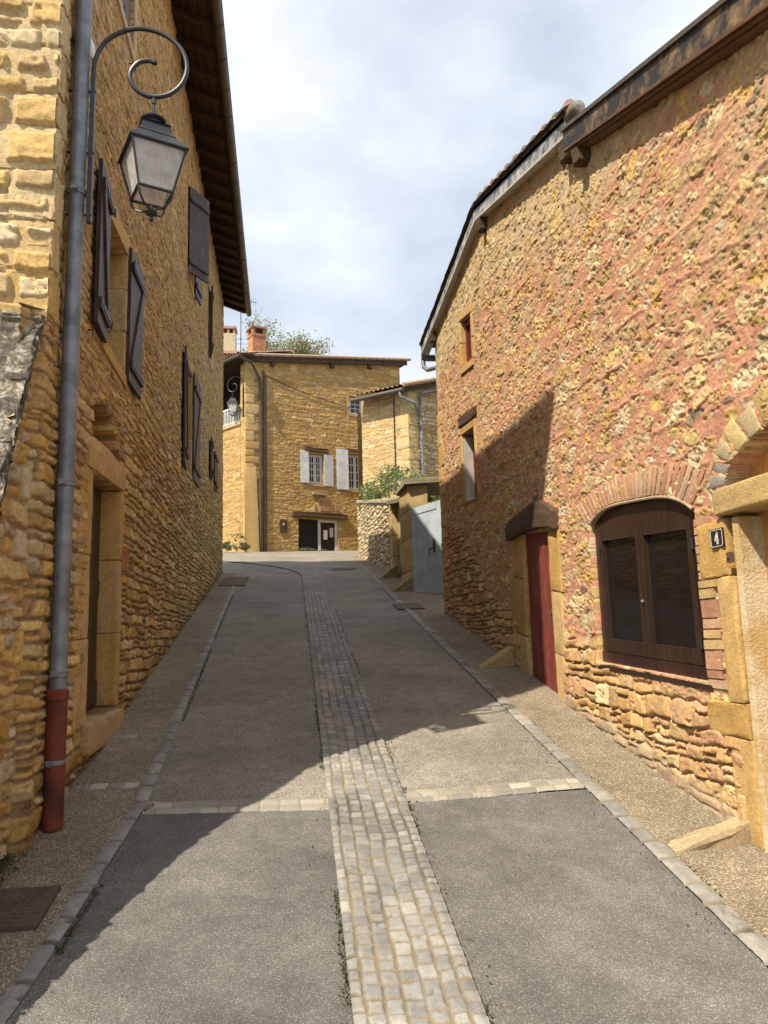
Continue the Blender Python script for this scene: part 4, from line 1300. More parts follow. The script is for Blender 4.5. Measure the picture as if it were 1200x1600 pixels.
# ================================================================== HOUSE AT THE TOP OF THE STREET
CA = 66
FC = Frame(-2.127, 34.0, CA, 1)          # facade, u to the right
CH = thing('stone_house', (1.5, 38.0, 5.77), 'golden stone house facing down the street with pale grey shutters and a brick chimney', 'house')
def croof(u): return 14.45+np.asarray(u, float)*.137
CW0 = Opening(FC, 5.33, 6.12, 12.66, 13.6)
CW1 = Opening(FC, 3.08, 3.88, 9.04, 10.52)
CW2 = Opening(FC, 5.17, 6.07, 8.9, 10.70)
CD = Opening(FC, 2.58, 4.6, 5.70, 7.40)
def far_style(seed, pal, jc, hr=(.09, .19), wr=(.18, .46), relief=.03):
    def f(U, Z):
        d, h, lx, lz = courses(U, Z, seed, hr, wr, .055, .4, 1.2)
        hh, m, pz = stone_fields(U, Z, d, h, lx, lz, seed, .006, .020, relief, relief*.9, .010)
        c = palette(h, pal)
        c = c*(.75+.5*fbm(U*9, Z*13, seed+6, 3))[..., None]
        c = c*(.85+.3*fbm(U*.9, Z*.7, seed+4, 4))[..., None]
        c = mix3(np.array(jc)+0*c, c, m*.85)
        return hh, c
    return f
CPAL = [(.51, .325, .115), (.55, .37, .15), (.47, .285, .095), (.55, .40, .20), (.43, .265, .105), (.52, .32, .105)]
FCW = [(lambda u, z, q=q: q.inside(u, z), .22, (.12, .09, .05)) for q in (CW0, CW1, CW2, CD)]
wall_grid(FC, np.linspace(0, 8.3, 330), 5.2, lambda u: croof(u)+.22, 330, far_style(201, CPAL, (.36, .24, .10), relief=.010), 'wall', MSL, CH, FCW)
FCL = Frame(-2.127, 34.0, -40, -1)      # side with the covered balcony
FCL.n = np.array([-FCL.d[1], FCL.d[0], 0.])
wall_grid(FCL, np.linspace(0, 5.5, 180), 5.2, lambda u: np.where(u > .35, 11.62, 14.45)+0*u, 230, far_style(203, CPAL, (.44, .31, .14), relief=.012), 'wall', MSL, CH)
P = Part()
P.hexa(FCL.hx(.30, 5.5, 11.60, 11.74, -.25, .07), .01, (.50, .37, .2))
P.build('balcony_sill', MD, CH)
P = Part(); P.hexa(FCL.hx(.2, 5.6, 11.5, 14.6, -2.2, -2.0)); P.hexa(FCL.hx(.33, .4, 11.6, 14.5, -2.2, -.05)); P.build('balcony_back_wall', MDARK, CH)  # back wall and cheek coloured near-black as the balcony's shade
P = Part()
P.hexa(FCL.hx(.35, 5.4, 12.50, 12.57, -.08, -.02), .006); P.hexa(FCL.hx(.35, 5.4, 11.80, 11.85, -.08, -.02), .006)
for k in range(40): P.hexa(FCL.hx(.40+k*.125, .445+k*.125, 11.84, 12.51, -.07, -.03))
P.build('balcony_railing', MWHITE, CH)
# quoins, small buttress at the corner
P = Part(); z = 5.3; rs = random.Random(9); k = 0
while z < 14.2:
    h = rs.uniform(.3, .5); w = .7 if k % 2 else .42
    P.hexa(FC.hx(-.01, w, z+.006, z+h-.006, -.2, .04), .02, rs.choice([(.54, .38, .17), (.57, .42, .2), (.50, .33, .13)]), .006, 2)
    z += h; k += 1
P.build('quoin', MD, CH)
P = Part(); P.hexa([FC.pt(-.12, 5.2, 0), FC.pt(.62, 5.2, 0), FC.pt(.62, 5.2, .22), FC.pt(-.12, 5.2, .22), FC.pt(-.05, 9.7, 0), FC.pt(.5, 9.7, 0), FC.pt(.5, 9.55, .05), FC.pt(-.05, 9.55, .05)], .03, (.54, .37, .15), .01, 3); P.build('buttress', MS, CH)
# roof
P = Part()
y_ = lambda u, d, z: FC.pt(u, z, d)
P.hexa([FC.pt(-.35, 14.40+.1, .16), FC.pt(8.65, 15.62+.1, .16), FC.pt(8.65, 15.62+.1, -7), FC.pt(-.35, 14.4+.1, -7), FC.pt(-.35, 14.55+.1, .16), FC.pt(8.65, 15.77+.1, .16), FC.pt(8.65, 15.77+.1, -7), FC.pt(-.35, 14.55+.1, -7)])
crf = P.build('roof', MRAFT, CH)
e_u = np.array(FC.d)+np.array((0, 0, .1356)); e_u /= np.linalg.norm(e_u)
tile_roof('tiles', crf, np.array(FC.pt(-.42, 14.70, -7)), FC.n, e_u, 7.22, 9.15, 11, .22, .05, na=8)
P = Part(); P.hexa([FC.pt(-.4, 14.42, .14), FC.pt(8.66, 15.65, .14), FC.pt(8.66, 15.65, .20), FC.pt(-.4, 14.42, .20), FC.pt(-.4, 14.66, .14), FC.pt(8.66, 15.89, .14), FC.pt(8.66, 15.89, .20), FC.pt(-.4, 14.66, .20)])
P.build('verge_board', MRAFT, CH)
P = Part()
for k in range(24): 
    u = -.38+k*.385; z = 14.74+(u+.35)*.1356
    P.tube([FC.pt(u, z, .15), FC.pt(u+.42, z+.075, .15)], [.10, .08], 8, (.42, .28, .18))
P.build('verge_tile', MTILE, crf)
for u in (1.2, 4.3, 6.4):
    P = Part(); P.hexa(FC.hx(u, u+.2, float(croof(u))-.16, float(croof(u))+.08, -.1, .17), .01); P.build('purlin', MBEAM, CH)
# side roof over the balcony: eave running away to the left, with gutter
P = Part()
P.hexa([FCL.pt(-.3, 14.5, .55), FCL.pt(6.2, 14.5, .55), FCL.pt(6.2, 15.4, -2.6), FCL.pt(-.3, 15.4, -2.6), FCL.pt(-.3, 14.62, .55), FCL.pt(6.2, 14.62, .55), FCL.pt(6.2, 15.52, -2.6), FCL.pt(-.3, 15.52, -2.6)])
cr2_ = P.build('roof', MRAFT, CH)
tile_roof('tiles', cr2_, FCL.pt(-.35, 14.68, .60), FCL.d, (np.array(FCL.n)*-3.15+np.array((0, 0, .9)))/3.276, 6.6, 3.3, 12, .22, .05, na=8)
P = Part(); P.tube([FCL.pt(-.5, 14.52, .64), FCL.pt(6.2, 14.52, .64)], .085, 10); P.tube([FCL.pt(-.35, 14.5, .62), FC.pt(.15, 14.35, .40), FC.pt(.5, 13.95, .18), FC.pt(.66, 13.7, .12), FC.pt(.68, 13.3, .11), FC.pt(.68, 5.75, .11)], .065, 10)
P.build('gutter', MGUT, CH)
P = Part(); P.tube([FC.pt(.86, 14.2, .08), FC.pt(.86, 5.75, .08)], .04, 8); P.tube([FC.pt(.98, 14.0, .06), FC.pt(.98, 5.75, .06)], .022, 6); P.build('downpipe', MGUT, CH)
# chimney
P = Part()
CX = FC.pt(.76, 0, -.55)
def cbox(x0, z0, z1, col): P.hexa([FC.pt(.76-x0, z0, -.55-x0), FC.pt(.76+x0, z0, -.55-x0), FC.pt(.76+x0, z0, -.55+x0), FC.pt(.76-x0, z0, -.55+x0), FC.pt(.76-x0, z1, -.55-x0), FC.pt(.76+x0, z1, -.55-x0), FC.pt(.76+x0, z1, -.55+x0), FC.pt(.76-x0, z1, -.55+x0)], .008, col)
m, n_, b_ = mat('chimney_brick'); v_ = coords(n_)
bt_ = node(n_, 'ShaderNodeTexBrick', Scale=4.2); n_.links.new(v_, bt_.inputs['Vector'])
mp_ = n_.nodes.new('ShaderNodeMapping'); mp_.inputs['Rotation'].default_value = (math.radians(90), 0, math.radians(24)); tc_ = n_.nodes.new('ShaderNodeTexCoord')
n_.links.new(tc_.outputs['Object'], mp_.inputs['Vector']); n_.links.new(mp_.outputs[0], bt_.inputs['Vector'])
bt_.inputs['Color1'].default_value = (.40, .15, .065, 1); bt_.inputs['Color2'].default_value = (.48, .21, .09, 1); bt_.inputs['Mortar'].default_value = (.42, .28, .2, 1); bt_.inputs['Mortar Size'].default_value = .018
a_ = node(n_, 'ShaderNodeAttribute', attribute_name='Col')
n_.links.new(mul(n_, mul(n_, bt_.outputs['Color'], a_.outputs['Color']), ramp(n_, noise(n_, v_, 6, 5, .6), [(.3, .75), (.7, 1.15)])), b_.inputs['Base Color']); b_.inputs['Roughness'].default_value = .9
MBRK = m
cbox(.32, 14.4, 15.95, (1, 1, 1)); cbox(.35, 15.95, 16.05, (1, 1, 1))
for dx in (-1, 1):
    for dy in (-1, 1):
        P.hexa([FC.pt(.76+dx*.26-.07, 16.05, -.55+dy*.26-.07), FC.pt(.76+dx*.26+.07, 16.05, -.55+dy*.26-.07), FC.pt(.76+dx*.26+.07, 16.05, -.55+dy*.26+.07), FC.pt(.76+dx*.26-.07, 16.05, -.55+dy*.26+.07),
                FC.pt(.76+dx*.26-.07, 16.33, -.55+dy*.26-.07), FC.pt(.76+dx*.26+.07, 16.33, -.55+dy*.26-.07), FC.pt(.76+dx*.26+.07, 16.33, -.55+dy*.26+.07), FC.pt(.76+dx*.26-.07, 16.33, -.55+dy*.26+.07)])
cbox(.20, 16.05, 16.30, (.2, .2, .2))
ch = P.build('chimney', MBRK, CH)
P = Part(); cbox(.39, 16.33, 16.42, (.3, .2, .15)); P.build('chimney_cap', MTILE, ch)
# windows with shutters
for q, cc, rr, lv in ((CW0, 2, 3, 1), (CW1, 2, 4, 2), (CW2, 2, 4, 2)):
    surround(q, 'window_surround', CH, .10, .10, .12, .08, -.2, .03, (3, 3), 51)
    casement(q, CH, -.12, .07, MPALE, cc, rr, lv, sw=.07, mw=.035)
def fc_shutter(u, z0, z1, w, away, out=4):
    p = FC.pt(u, 0, .06)
    fr = Frame(p[0], p[1], CA-out if away > 0 else CA+180+out, 1 if away > 0 else -1)
    shutter(CH, fr, z0, z1, w, MPALE, 4, bat=-1)
fc_shutter(3.08, 9.08, 10.62, .40, -1); fc_shutter(3.90, 9.00, 10.52, .48, 1)
fc_shutter(5.17, 8.90, 10.86, .60, -1)
for q in ((2.9, 4.1, 10.60, 10.80, -.1, .10), (5.1, 6.2, 10.80, 10.95, -.1, .07), (2.25, 5.06, 7.46, 7.68, -.15, .16)):
    P = Part(); P.hexa(FC.hx(*q), .012, rough=.01, cuts=2); P.build('wooden_lintel', MBEAM, CH)
P = Part(); P.hexa(FC.hx(3.25, 3.95, 8.52, 8.68, -.05, .20), .02, (.34, .26, .15), .01, 2); P.build('stone_ledge', MD, CH)
# carved relief over the door
P = Part()
P.prism(FC, [(2.9, 7.70), (4.85, 7.70), (4.85, 7.80), (4.45, 7.95), (4.2, 8.30), (4.05, 8.50), (3.7, 8.50), (3.55, 8.25), (3.3, 7.95), (2.9, 7.82)], .0, .07, (.45, .33, .16), .02)
P.build('carved_relief', MD, CH)
for q in ((3.65, 4.15, 7.80, 8.30, .05, .11), (3.35, 3.45, 7.84, 8.1, .04, .09), (4.45, 4.58, 7.84, 8.1, .04, .09)):
    P = Part(); P.hexa(FC.hx(*q), .02, (.36, .22, .12)); P.build('terracotta_inlay', MD, CH)
# glazed entrance: panel painted near-black as shade in the open half, and white framed door
P = Part(); P.hexa(CD.hx(0, CD.W, 0, CD.H, -.21, -.19)); P.build('entrance_shade_panel', MDARK, CH)
P = Part()
for a0, a1, b0, b1 in ((1.02, 1.14, .02, CD.H), (CD.W-.14, CD.W, .02, CD.H), (1.14, CD.W-.14, CD.H-.12, CD.H), (1.14, CD.W-.14, .02, .16)): P.hexa(CD.hx(a0, a1, b0, b1, -.14, -.07), .01)
dr = P.build('door', MPALE, CH)
P = Part(); P.hexa(CD.hx(1.13, CD.W-.13, .15, CD.H-.11, -.11, -.10)); P.build('pane', MGLASS, dr)
P = Part(); P.hexa(CD.hx(1.30, 1.50, .78, 1.22, -.098, -.092)); P.build('notice', MENW, dr)
P = Part(); P.hexa(CD.hx(1.62, 1.80, .9, 1.35, -.098, -.092)); P.build('notice', MGREYW, dr)
P = Part(); P.tube([CD.p(1.16, .75, -.06), CD.p(1.16, .95, -.06)], .015, 6); P.build('handle', MIRON, dr)
P = Part(); P.hexa(FC.hx(2.3, 4.9, 5.6, 5.80, -.1, .25), .015, (.44, .36, .25), .005, 2); P.build('doorstep', MD, CH)
# wire sagging across the facade
P = Part(); pts = []
for k in range(21):
    t = k/20; pts.append(FC.pt(.8+4.6*t, 14.05-1.05*t-.15*math.sin(math.pi*t), .05))
P.tube(pts, .014, 5); P.build('facade_cable', MIRON, CH)
plain_shell([((5.45, 37.38), (2.6, 43.6)), ((2.6, 43.6), (-6.0, 39.6)), ((-6.0, 39.6), (-5.7, 38.2))], 5.0, 14.3, 'rear_wall', CH, 57)
# plaque
pq = thing('plaque', FC.pt(1.81, 7.0, .05), 'dark rectangular plaque with a pale emblem on the far house facade left of its entrance', 'plaque')
P = Part(); P.hexa(FC.hx(1.63, 1.99, 6.70, 7.28, .03, .06), .008); P.build('board', MBEAM, pq)
P = Part(); P.lathe(FC.pt(1.81, 7.06, .066), [(.01, -.05), (.035, -.03), (.04, .02), (.015, .06)], 8); P.build('emblem', MGREYW, pq)

# house behind, only its chimney and roof edge show
BH = thing('stone_house', (-6.0, 43.0, 5.77), 'pale house half hidden behind, only its rendered chimney and tiled roof edge showing', 'house')
P = Part(); P.box(-3.95, -3.15, 41.6, 42.4, 12, 18.95, .02, (.50, .42, .30)); ch = P.build('chimney', MS, BH)
P = Part(); P.box(-4.0, -3.1, 41.55, 42.45, 19.22, 19.36, .02, (.35, .22, .15)); 
for dx in (-3.9, -3.55, -3.22): P.box(dx-.06, dx+.06, 41.6, 42.4, 18.95, 19.22, 0, (.42, .18, .1))
P.build('chimney_cap', MTILE, ch)
P = Part(); P.hexa([(-11, 40.5, 17.3), (-2.9, 40.5, 17.35), (-2.9, 46, 18.6), (-11, 46, 18.6), (-11, 40.5, 17.45), (-2.9, 40.5, 17.5), (-2.9, 46, 18.75), (-11, 46, 18.75)], 0, (.36, .24, .16)); P.build('roof', MTILE, BH)
P = Part(); P.box(-10.8, -3.1, 40.9, 45.8, 5.5, 17.4, .02, (.52, .42, .28)); P.build('wall', MFAR, BH)
# aerial
AE = thing('antenna', (-2.9, 42.3, 17.5), 'thin roof aerial rising beside the pale chimney behind', 'antenna')
P = Part(); P.tube([(-2.9, 42.3, 17.4), (-2.9, 42.3, 21.3)], .025, 6); P.build('mast', MIRON, AE)
P = Part(); P.tube([(-2.9, 42.0, 21.1), (-2.0, 42.6, 21.25)], .018, 5)
for k in range(7): P.tube([(-2.75+k*.11, 42.1+k*.07, 20.95+k*.02), (-2.75+k*.11, 42.1+k*.07, 21.4+k*.02)], .010, 4)
for zz in (18.6, 18.9): P.tube([(-3.3, 42.3, zz), (-2.5, 42.3, zz)], .012, 4)
P.build('yagi_array', MIRON, AE)

# ================================================================== SMALL HOUSE BEHIND THE GARDEN WALL
SH = thing('stone_house', (5.5, 31.0, gzf(4, 29)), 'small golden house with grey zinc pipes standing between the garden wall and the far house', 'house')
cx_, cy_ = 4.52, 29.0
FS1 = Frame(cx_, cy_, math.degrees(math.atan2(-1.86, 1.5)), -1); FS1.n = np.array([-FS1.d[1], FS1.d[0], 0.])    # left face, away
FS2 = Frame(cx_, cy_, math.degrees(math.atan2(1.5, .75)), 1)                                                   # right face
SPAL = [(.56, .41, .20), (.60, .46, .25), (.52, .36, .15), (.58, .48, .30), (.50, .35, .16)]
wall_grid(FS1, np.linspace(0, 2.2, 120), 4.5, 11.55, 260, far_style(301, SPAL, (.46, .33, .17), relief=.014), 'wall', MSL, SH)
wall_grid(FS2, np.linspace(0, 4.0, 130), 4.5, lambda u: 11.5+u*.30, 260, far_style(303, SPAL, (.34, .24, .12), relief=.03), 'wall', MSL, SH)
P = Part(); z = 4.6; k = 0; rs = random.Random(4)
while z < 11.4:
    h = rs.uniform(.35, .6); w = .62 if k % 2 else .40
    P.hexa(FS2.hx(-.02, w, z+.006, z+h-.006, -.15, .035), .02, rs.choice([(.56, .42, .2), (.58, .45, .24)]), .006, 2); 
    P.hexa(FS1.hx(-.02, (.35 if k % 2 else .55), z+.006, z+h-.006, -.15, .035), .02, rs.choice([(.56, .42, .2), (.58, .45, .24)]), .006, 2); z += h; k += 1
P.build('quoin', MD, SH)
c0 = np.array(FS2.pt(-.5, 11.42, .0)); dd = np.array(FS1.d); gd = np.array(FS2.d)+np.array((0, 0, .30)); gd /= np.linalg.norm(gd)
o0 = c0-dd*.3
P = Part(); q = [o0, o0+dd*2.35, o0+dd*2.35+gd*6, o0+gd*6]; t_ = np.array((0, 0, .16))
P.hexa([tuple(x) for x in q]+[tuple(x+t_) for x in q]); srf = P.build('roof', MRAFT, SH)
tile_roof('tiles', srf, o0+np.array((0, 0, .22))-gd*.06, dd, gd, 2.35, 6, 21, .22, .05, na=8)
P = Part()
for k in range(16):
    q0 = o0+gd*(k*.37)+np.array((0, 0, .24))-dd*0; P.tube([tuple(q0), tuple(q0+gd*.4)], [.10, .08], 8, (.44, .30, .2))
P.build('verge_tile', MTILE, srf)
P = Part(); P.tube([tuple(o0-gd*.08-dd*.05+np.array((0, 0, .04))), tuple(o0+dd*2.35-gd*.08+np.array((0, 0, .04)))], .085, 10); P.build('gutter', MGUT, SH)
P = Part(); g0 = o0-gd*.08+dd*.1
P.tube([tuple(g0+np.array((0, 0, -.02))), tuple(g0+np.array((.02, -.02, -.22))), FS2.pt(.02, 10.95, .40), FS2.pt(.40, 10.72, .16), FS2.pt(.52, 10.6, .12), FS2.pt(.54, 10.3, .12), FS2.pt(.54, 4.8, .12)], .055, 10)
P.tube([FS2.pt(3.6, 12.25, .2), FS2.pt(.9, 11.6, .2), FS2.pt(.62, 11.5, .17), FS2.pt(.54, 11.3, .12), FS2.pt(.54, 10.3, .12)], .055, 10)
for z in (7.6, 8.6, 9.8): P.lathe(FS2.pt(.54, z, .12), [(.055, 0), (.07, .01), (.07, .05), (.055, .06)], 10)
P.build('downpipe', MZINC, SH)
P = Part(); P.tube([FS1.pt(.62, 11.3, .05), FS1.pt(.62, 7.0, .05)], .022, 6); P.build('facade_cable', MIRON, SH)
plain_shell([((cx_-1.86*2.0/1.5*.75, cy_+1.5*1.3), (6.5, 36.0)), ((6.5, 36.0), (8.6, 31.5))], 4.5, 11.3, 'rear_wall', SH, 59)

# ================================================================== GARDEN WALL, GATE, PILLAR
GW = thing('garden_wall', (2.5, 23.5, gzf(2.5, 23.5)), 'low rubble garden wall with stone coping below the bush on the right', 'wall')
gx0, gy0, gx1, gy1 = 2.33, 27.2, 2.60, 20.3
FGW = Frame(gx0, gy0, math.degrees(math.atan2(gx1-gx0, gy1-gy0)), 1)
gl = math.hypot(gx1-gx0, gy1-gy0)
gzt = interp([(0, 6.72), (gl, 5.52)])
wall_grid(FGW, np.linspace(0, gl, 420), lambda u: gprof(gy0-u)-.2, gzt, 150, far_style(401, [(.56, .47, .32), (.52, .42, .26), (.60, .52, .37), (.48, .38, .23)], (.42, .34, .22), (.09, .18), (.14, .32), .045), 'wall', MS, GW)
FGE = Frame(gx0, gy0, 90, 1)
wall_grid(FGE, np.linspace(0, 3, 40), 4.3, 6.72, 50, far_style(402, SPAL, (.4, .3, .2)), 'end_wall', MS, GW)
P = Part(); n = 7
for k in range(n):
    u0, u1 = gl*k/n, gl*(k+1)/n-.01
    P.hexa([FGW.pt(u0, float(gzt(u0)), -.4), FGW.pt(u1, float(gzt(u1)), -.4), FGW.pt(u1, float(gzt(u1)), .10), FGW.pt(u0, float(gzt(u0)), .10),
            FGW.pt(u0, float(gzt(u0))+.14, -.4), FGW.pt(u1, float(gzt(u1))+.14, -.4), FGW.pt(u1, float(gzt(u1))+.10, .09), FGW.pt(u0, float(gzt(u0))+.10, .09)], .02, (.36, .32, .23), .008, 2)
P.build('coping', MD, GW)
P = Part(); rs = random.Random(5); z = gzf(2.5, 20)-.1
while z < 5.45:
    h = rs.uniform(.35, .6); P.hexa([(2.52, 19.55, z), (2.9, 19.55, z), (2.9, 20.35, z), (2.56, 20.35, z), (2.52, 19.55, z+h-.01), (2.9, 19.55, z+h-.01), (2.9, 20.35, z+h-.01), (2.56, 20.35, z+h-.01)], .02, rs.choice([(.46, .37, .19), (.50, .40, .2)]), .004, 2); z += h
P.build('end_pier', MD, GW)
PL = thing('gate_pillar', (2.75, 16.7, gzf(2.6, 16.7)), 'ochre stone gate pillar between the mailbox recess and the grey-blue gate', 'pillar')
P = Part(); z = gzf(2.6, 16.4)-.1; k = 0
while z < 4.95:
    h = rs.uniform(.45, .75); P.hexa([(2.46, 16.15, z), (2.86, 16.0, z), (2.95, 17.25, z), (2.42, 17.25, z), (2.46, 16.15, z+h-.008), (2.86, 16.0, z+h-.008), (2.95, 17.25, z+h-.008), (2.42, 17.25, z+h-.008)], .018, rs.choice([(.48, .36, .16), (.52, .39, .18), (.45, .34, .17)]), .004, 2); z += h
P.build('shaft', MD, PL)
P = Part(); P.hexa([(2.36, 16.0, z), (4.2, 15.5, z), (4.2, 17.4, z), (2.36, 17.4, z), (2.38, 16.0, z+.13), (4.2, 15.5, z+.13), (4.2, 17.4, z+.13), (2.38, 17.4, z+.13)], .02, (.26, .23, .17), .008, 2)
P.build('cap', MD, PL)
# lean-to slab over the recess, dark underneath
P = Part(); P.hexa([(2.40, 17.3, 5.02), (3.2, 17.3, 5.02), (3.2, 19.9, 5.40), (2.44, 19.9, 5.40), (2.40, 17.3, 5.12), (3.2, 17.3, 5.12), (3.2, 19.9, 5.52), (2.44, 19.9, 5.52)], .02, (.24, .21, .15), .006, 2); P.build('recess_slab', MD, PL)
P = Part(); P.hexa([(2.66, 17.2, 2.9), (2.75, 17.2, 2.9), (2.80, 19.7, 3.3), (2.70, 19.7, 3.3), (2.66, 17.2, 5.03), (2.75, 17.2, 5.03), (2.80, 19.7, 5.4), (2.70, 19.7, 5.4)], 0, (.46, .36, .19)); P.build('recess_back', MD, PL)
mb = thing('mailbox', (2.62, 17.7, 4.0), 'dark metal mailbox in the recess beside the gate pillar', 'mailbox')
P = Part(); P.box(2.56, 2.69, 17.5, 17.85, 3.95, 4.42, .015); P.build('box_body', MIRON, mb)
P = Part(); P.box(2.55, 2.562, 17.54, 17.81, 4.30, 4.34, .003); P.build('slot_flap', MZINC, mb)
GT = thing('garden_gate', (2.9, 15.75, gzf(2.9, 15.8)), 'tall grey-blue wooden gate with black handle beside the right house corner', 'gate')
FT = Frame(2.50, 16.02, math.degrees(math.atan2(1.45, -1.15)), 1)
gb = gzf(2.9, 15.7)+.0
op = Opening(FT, 0, 1.95, (2.82, 2.72), (4.65, 4.95)); P = Part()
for k in range(10): P.hexa(op.hx(k*.195+.001, k*.195+.194, 0, op.H, -.05, -.01), .003)
P.hexa(op.hx(0.0, .10, 0, op.H, -.01, .006), .003); P.hexa(op.hx(.1, .60, .0, .22, -.01, .004), .003); P.hexa(op.hx(.1, .60, op.H-.16, op.H, -.01, .004), .003); P.hexa(op.hx(.61, .71, 0, op.H, -.01, .008), .004); P.hexa(op.hx(.72, .80, 0, op.H, -.01, .008), .004)
P.build('gate_leaf', MBLUE, GT)
P = Part(); P.hexa(op.hx(.50, .54, .92, 1.16, .010, .018), .003); P.tube([op.p(.52, 1.02, .02), op.p(.52, 1.02, .07), op.p(.44, 1.0, .075), op.p(.43, .9, .075), op.p(.46, .86, .07)], .012, 6)
P.lathe(op.p(.53, 1.20, .02), [(.005, -.02), (.022, -.01), (.022, .01), (.005, .02)], 8)
P.build('handle', MIRON, GT)
# wedge-shaped stones that level the slope in front of doors and gate
def wedge(name, pts, h, label, col):
    """pts: street tip, lower wall corner, upper wall corner; the top is level, the street slopes beneath"""
    P = Part(); (ax, ay), (bx, by), (cx, cy), (dx, dy) = pts
    V = [(x, y, gzf(x, y)-.15) for x, y in pts]+[(x, y, gzf(x, y)+k) for (x, y), k in zip(pts, h)]
    P.hexa(V, .02, col, .009, 5)
    o = P.build(name, MD); tag(o, label, 'stone')
wedge('ramp_stone', [(2.04, 4.20), (2.74, 4.30), (2.74, 4.50), (2.05, 4.33)], (.02, .16, .10, .015), 'pale wedge-shaped kerb stone beside the number 4 doorway', (.42, .34, .21))
wedge('ramp_stone', [(2.10, 8.75), (2.56, 8.85), (2.56, 9.10), (2.12, 8.90)], (.01, .24, .20, .01), 'ochre wedge stone at the far jamb of the red door', (.46, .33, .15))
wedge('ramp_stone', [(2.05, 16.1), (2.48, 16.1), (2.48, 16.6), (2.06, 16.4)], (.01, .30, .26, .01), 'mossy wedge stone at the foot of the gate pillar', (.28, .23, .12))
wedge('ramp_stone', [(2.05, 18.6), (2.55, 18.9), (2.58, 19.5), (2.06, 18.95)], (.01, .34, .3, .01), 'mossy wedge stone at the lower end of the garden wall', (.30, .25, .13))

# iron covers
def plate(x0, x1, y0, y1, label, stud=True, name='manhole_cover', dz=.026):
    P = Part(); n = 2
    V = [(x0, y0), (x1, y0), (x1, y1), (x0, y1)]
    P.hexa([(x, y, gzf(x, y)-.05) for x, y in V]+[(x, y, gzf(x, y)+dz) for x, y in V], .004)
    r = thing(name, ((x0+x1)/2, (y0+y1)/2, gzf((x0+x1)/2, (y0+y1)/2)), label, 'manhole cover')
    if stud:
        k = 0; yy = y0+.04
        while yy < y1-.03:
            xx = x0+.04+(.025 if k % 2 else 0)
            while xx < x1-.05:
                a = gzf(xx, yy)+dz
                P.hexa([(xx, yy, a-.002), (xx+.035, yy, a-.002), (xx+.035, yy+.012, a), (xx, yy+.012, a), (xx+.003, yy+.002, a+.006), (xx+.032, yy+.002, a+.006), (xx+.032, yy+.01, a+.008), (xx+.003, yy+.01, a+.008)]); xx += .05
            yy += .032; k += 1
    P.build('frame', MRUST, r)
plate(-1.62, -1.17, 3.88, 4.24, 'rusty studded iron cover in the pavement by the near left kerb')
plate(-1.70, -1.12, 17.7, 19.6, 'dark iron cover set in the far left pavement at the house corner', False)
plate(1.80, 2.28, 13.45, 14.15, 'dark iron plate set in the right pavement before the gate', False)
r = thing('manhole_cover', (1.38, 21.6, gzf(1.38, 21.6)), 'round iron manhole cover in the road near the top of the street', 'manhole cover')
P = Part(); P.lathe((0, 0, 0), [(.36, -.05), (.36, .012), (.33, .016), (.32, .012), (.05, .014)], 28)
P.v = [(x+1.38, y+21.6, z+gzf(x+1.38, y+21.6)+.006) for x, y, z in P.v]; P.build('frame', MRUST, r)

# ================================================================== STREET LAMPS
def crom(pts, n=8):
    P_ = [Vector(p) for p in pts]; out = []
    for i in range(len(P_)-1):
        a = P_[max(i-1, 0)]; b = P_[i]; c = P_[i+1]; d = P_[min(i+2, len(P_)-1)]
        for k in range(n):
            t = k/n
            out.append(.5*((2*b)+(c-a)*t+(2*a-5*b+4*c-d)*t*t+(3*b-a-3*c+d)*t**3))
    out.append(P_[-1]); return out
LO = np.array((-1.45, 5.35, 5.0))
LP = thing('street_lamp', tuple(LO),  'black scrolled wall lamp with glass lantern hanging near the left downpipe', 'street lamp', 'black lantern street lamps')
def lx_(pts): return [(x, 5.35+(0), z) for x, z in pts]
P = Part()
sc = [(-1.45, 6.15), (-1.445, 6.32), (-1.37, 6.48), (-1.24, 6.575), (-1.10, 6.605), (-.94, 6.56), (-.82, 6.45), (-.775, 6.30), (-.81, 6.16), (-.90, 6.065), (-1.02, 6.035), (-1.12, 6.07), (-1.18, 6.15), (-1.185, 6.235), (-1.13, 6.315), (-1.06, 6.335), (-1.015, 6.325)]
P.tube(crom(lx_(sc)), .0175, 10)
P.lathe((-1.015, 5.35, 6.31), [(.016, 0), (.022, .005), (.022, .028), (.016, .033)], 10)
P.box(-1.468, -1.436, 5.33, 5.37, 5.0, 6.17, .004)
for z in (5.06, 5.55, 6.05): P.tube([(-1.66, 5.35, z), (-1.43, 5.35, z)], .010, 8); 
P.build('bracket', MIRON, LP)
lc = (-1.012, 5.35)
P = Part(); P.lathe((*lc, 5.88), [(.012, 0), (.012, .09), (.017, .095), (.017, .135), (.013, .14), (.013, .165)], 10); P.build('stem', MIRON, LP)
th_ = math.radians(45+24)
def sq(r, z): return [(lc[0]+r*math.cos(th_+k*math.pi/2), lc[1]+r*math.sin(th_+k*math.pi/2), z) for k in range(4)]
P = Part()
def frust(r0, z0, r1, z1): 
    P.add(sq(r0, z0)+sq(r1, z1), [(0, 3, 2, 1), (4, 5, 6, 7)]+[(k, (k+1) % 4, 4+(k+1) % 4, 4+k) for k in range(4)])
frust(.298, 5.545, .298, 5.556); frust(.292, 5.556, .185, 5.66); frust(.192, 5.66, .170, 5.685); frust(.160, 5.685, .135, 5.765); frust(.15, 5.765, .11, 5.785)
P.lathe((*lc, 5.785), [(.07, 0), (.06, .02), (.062, .03), (.09, .04), (.094, .05), (.085, .06), (.05, .075), (.025, .09), (.014, .10)], 20)
P.build('lantern_roof', MIRON, LP)
P = Part(); rt_, rb_ = .272, .172; zt_, zb_ = 5.545, 5.225
T_, B_ = sq(rt_, zt_), sq(rb_, zb_)
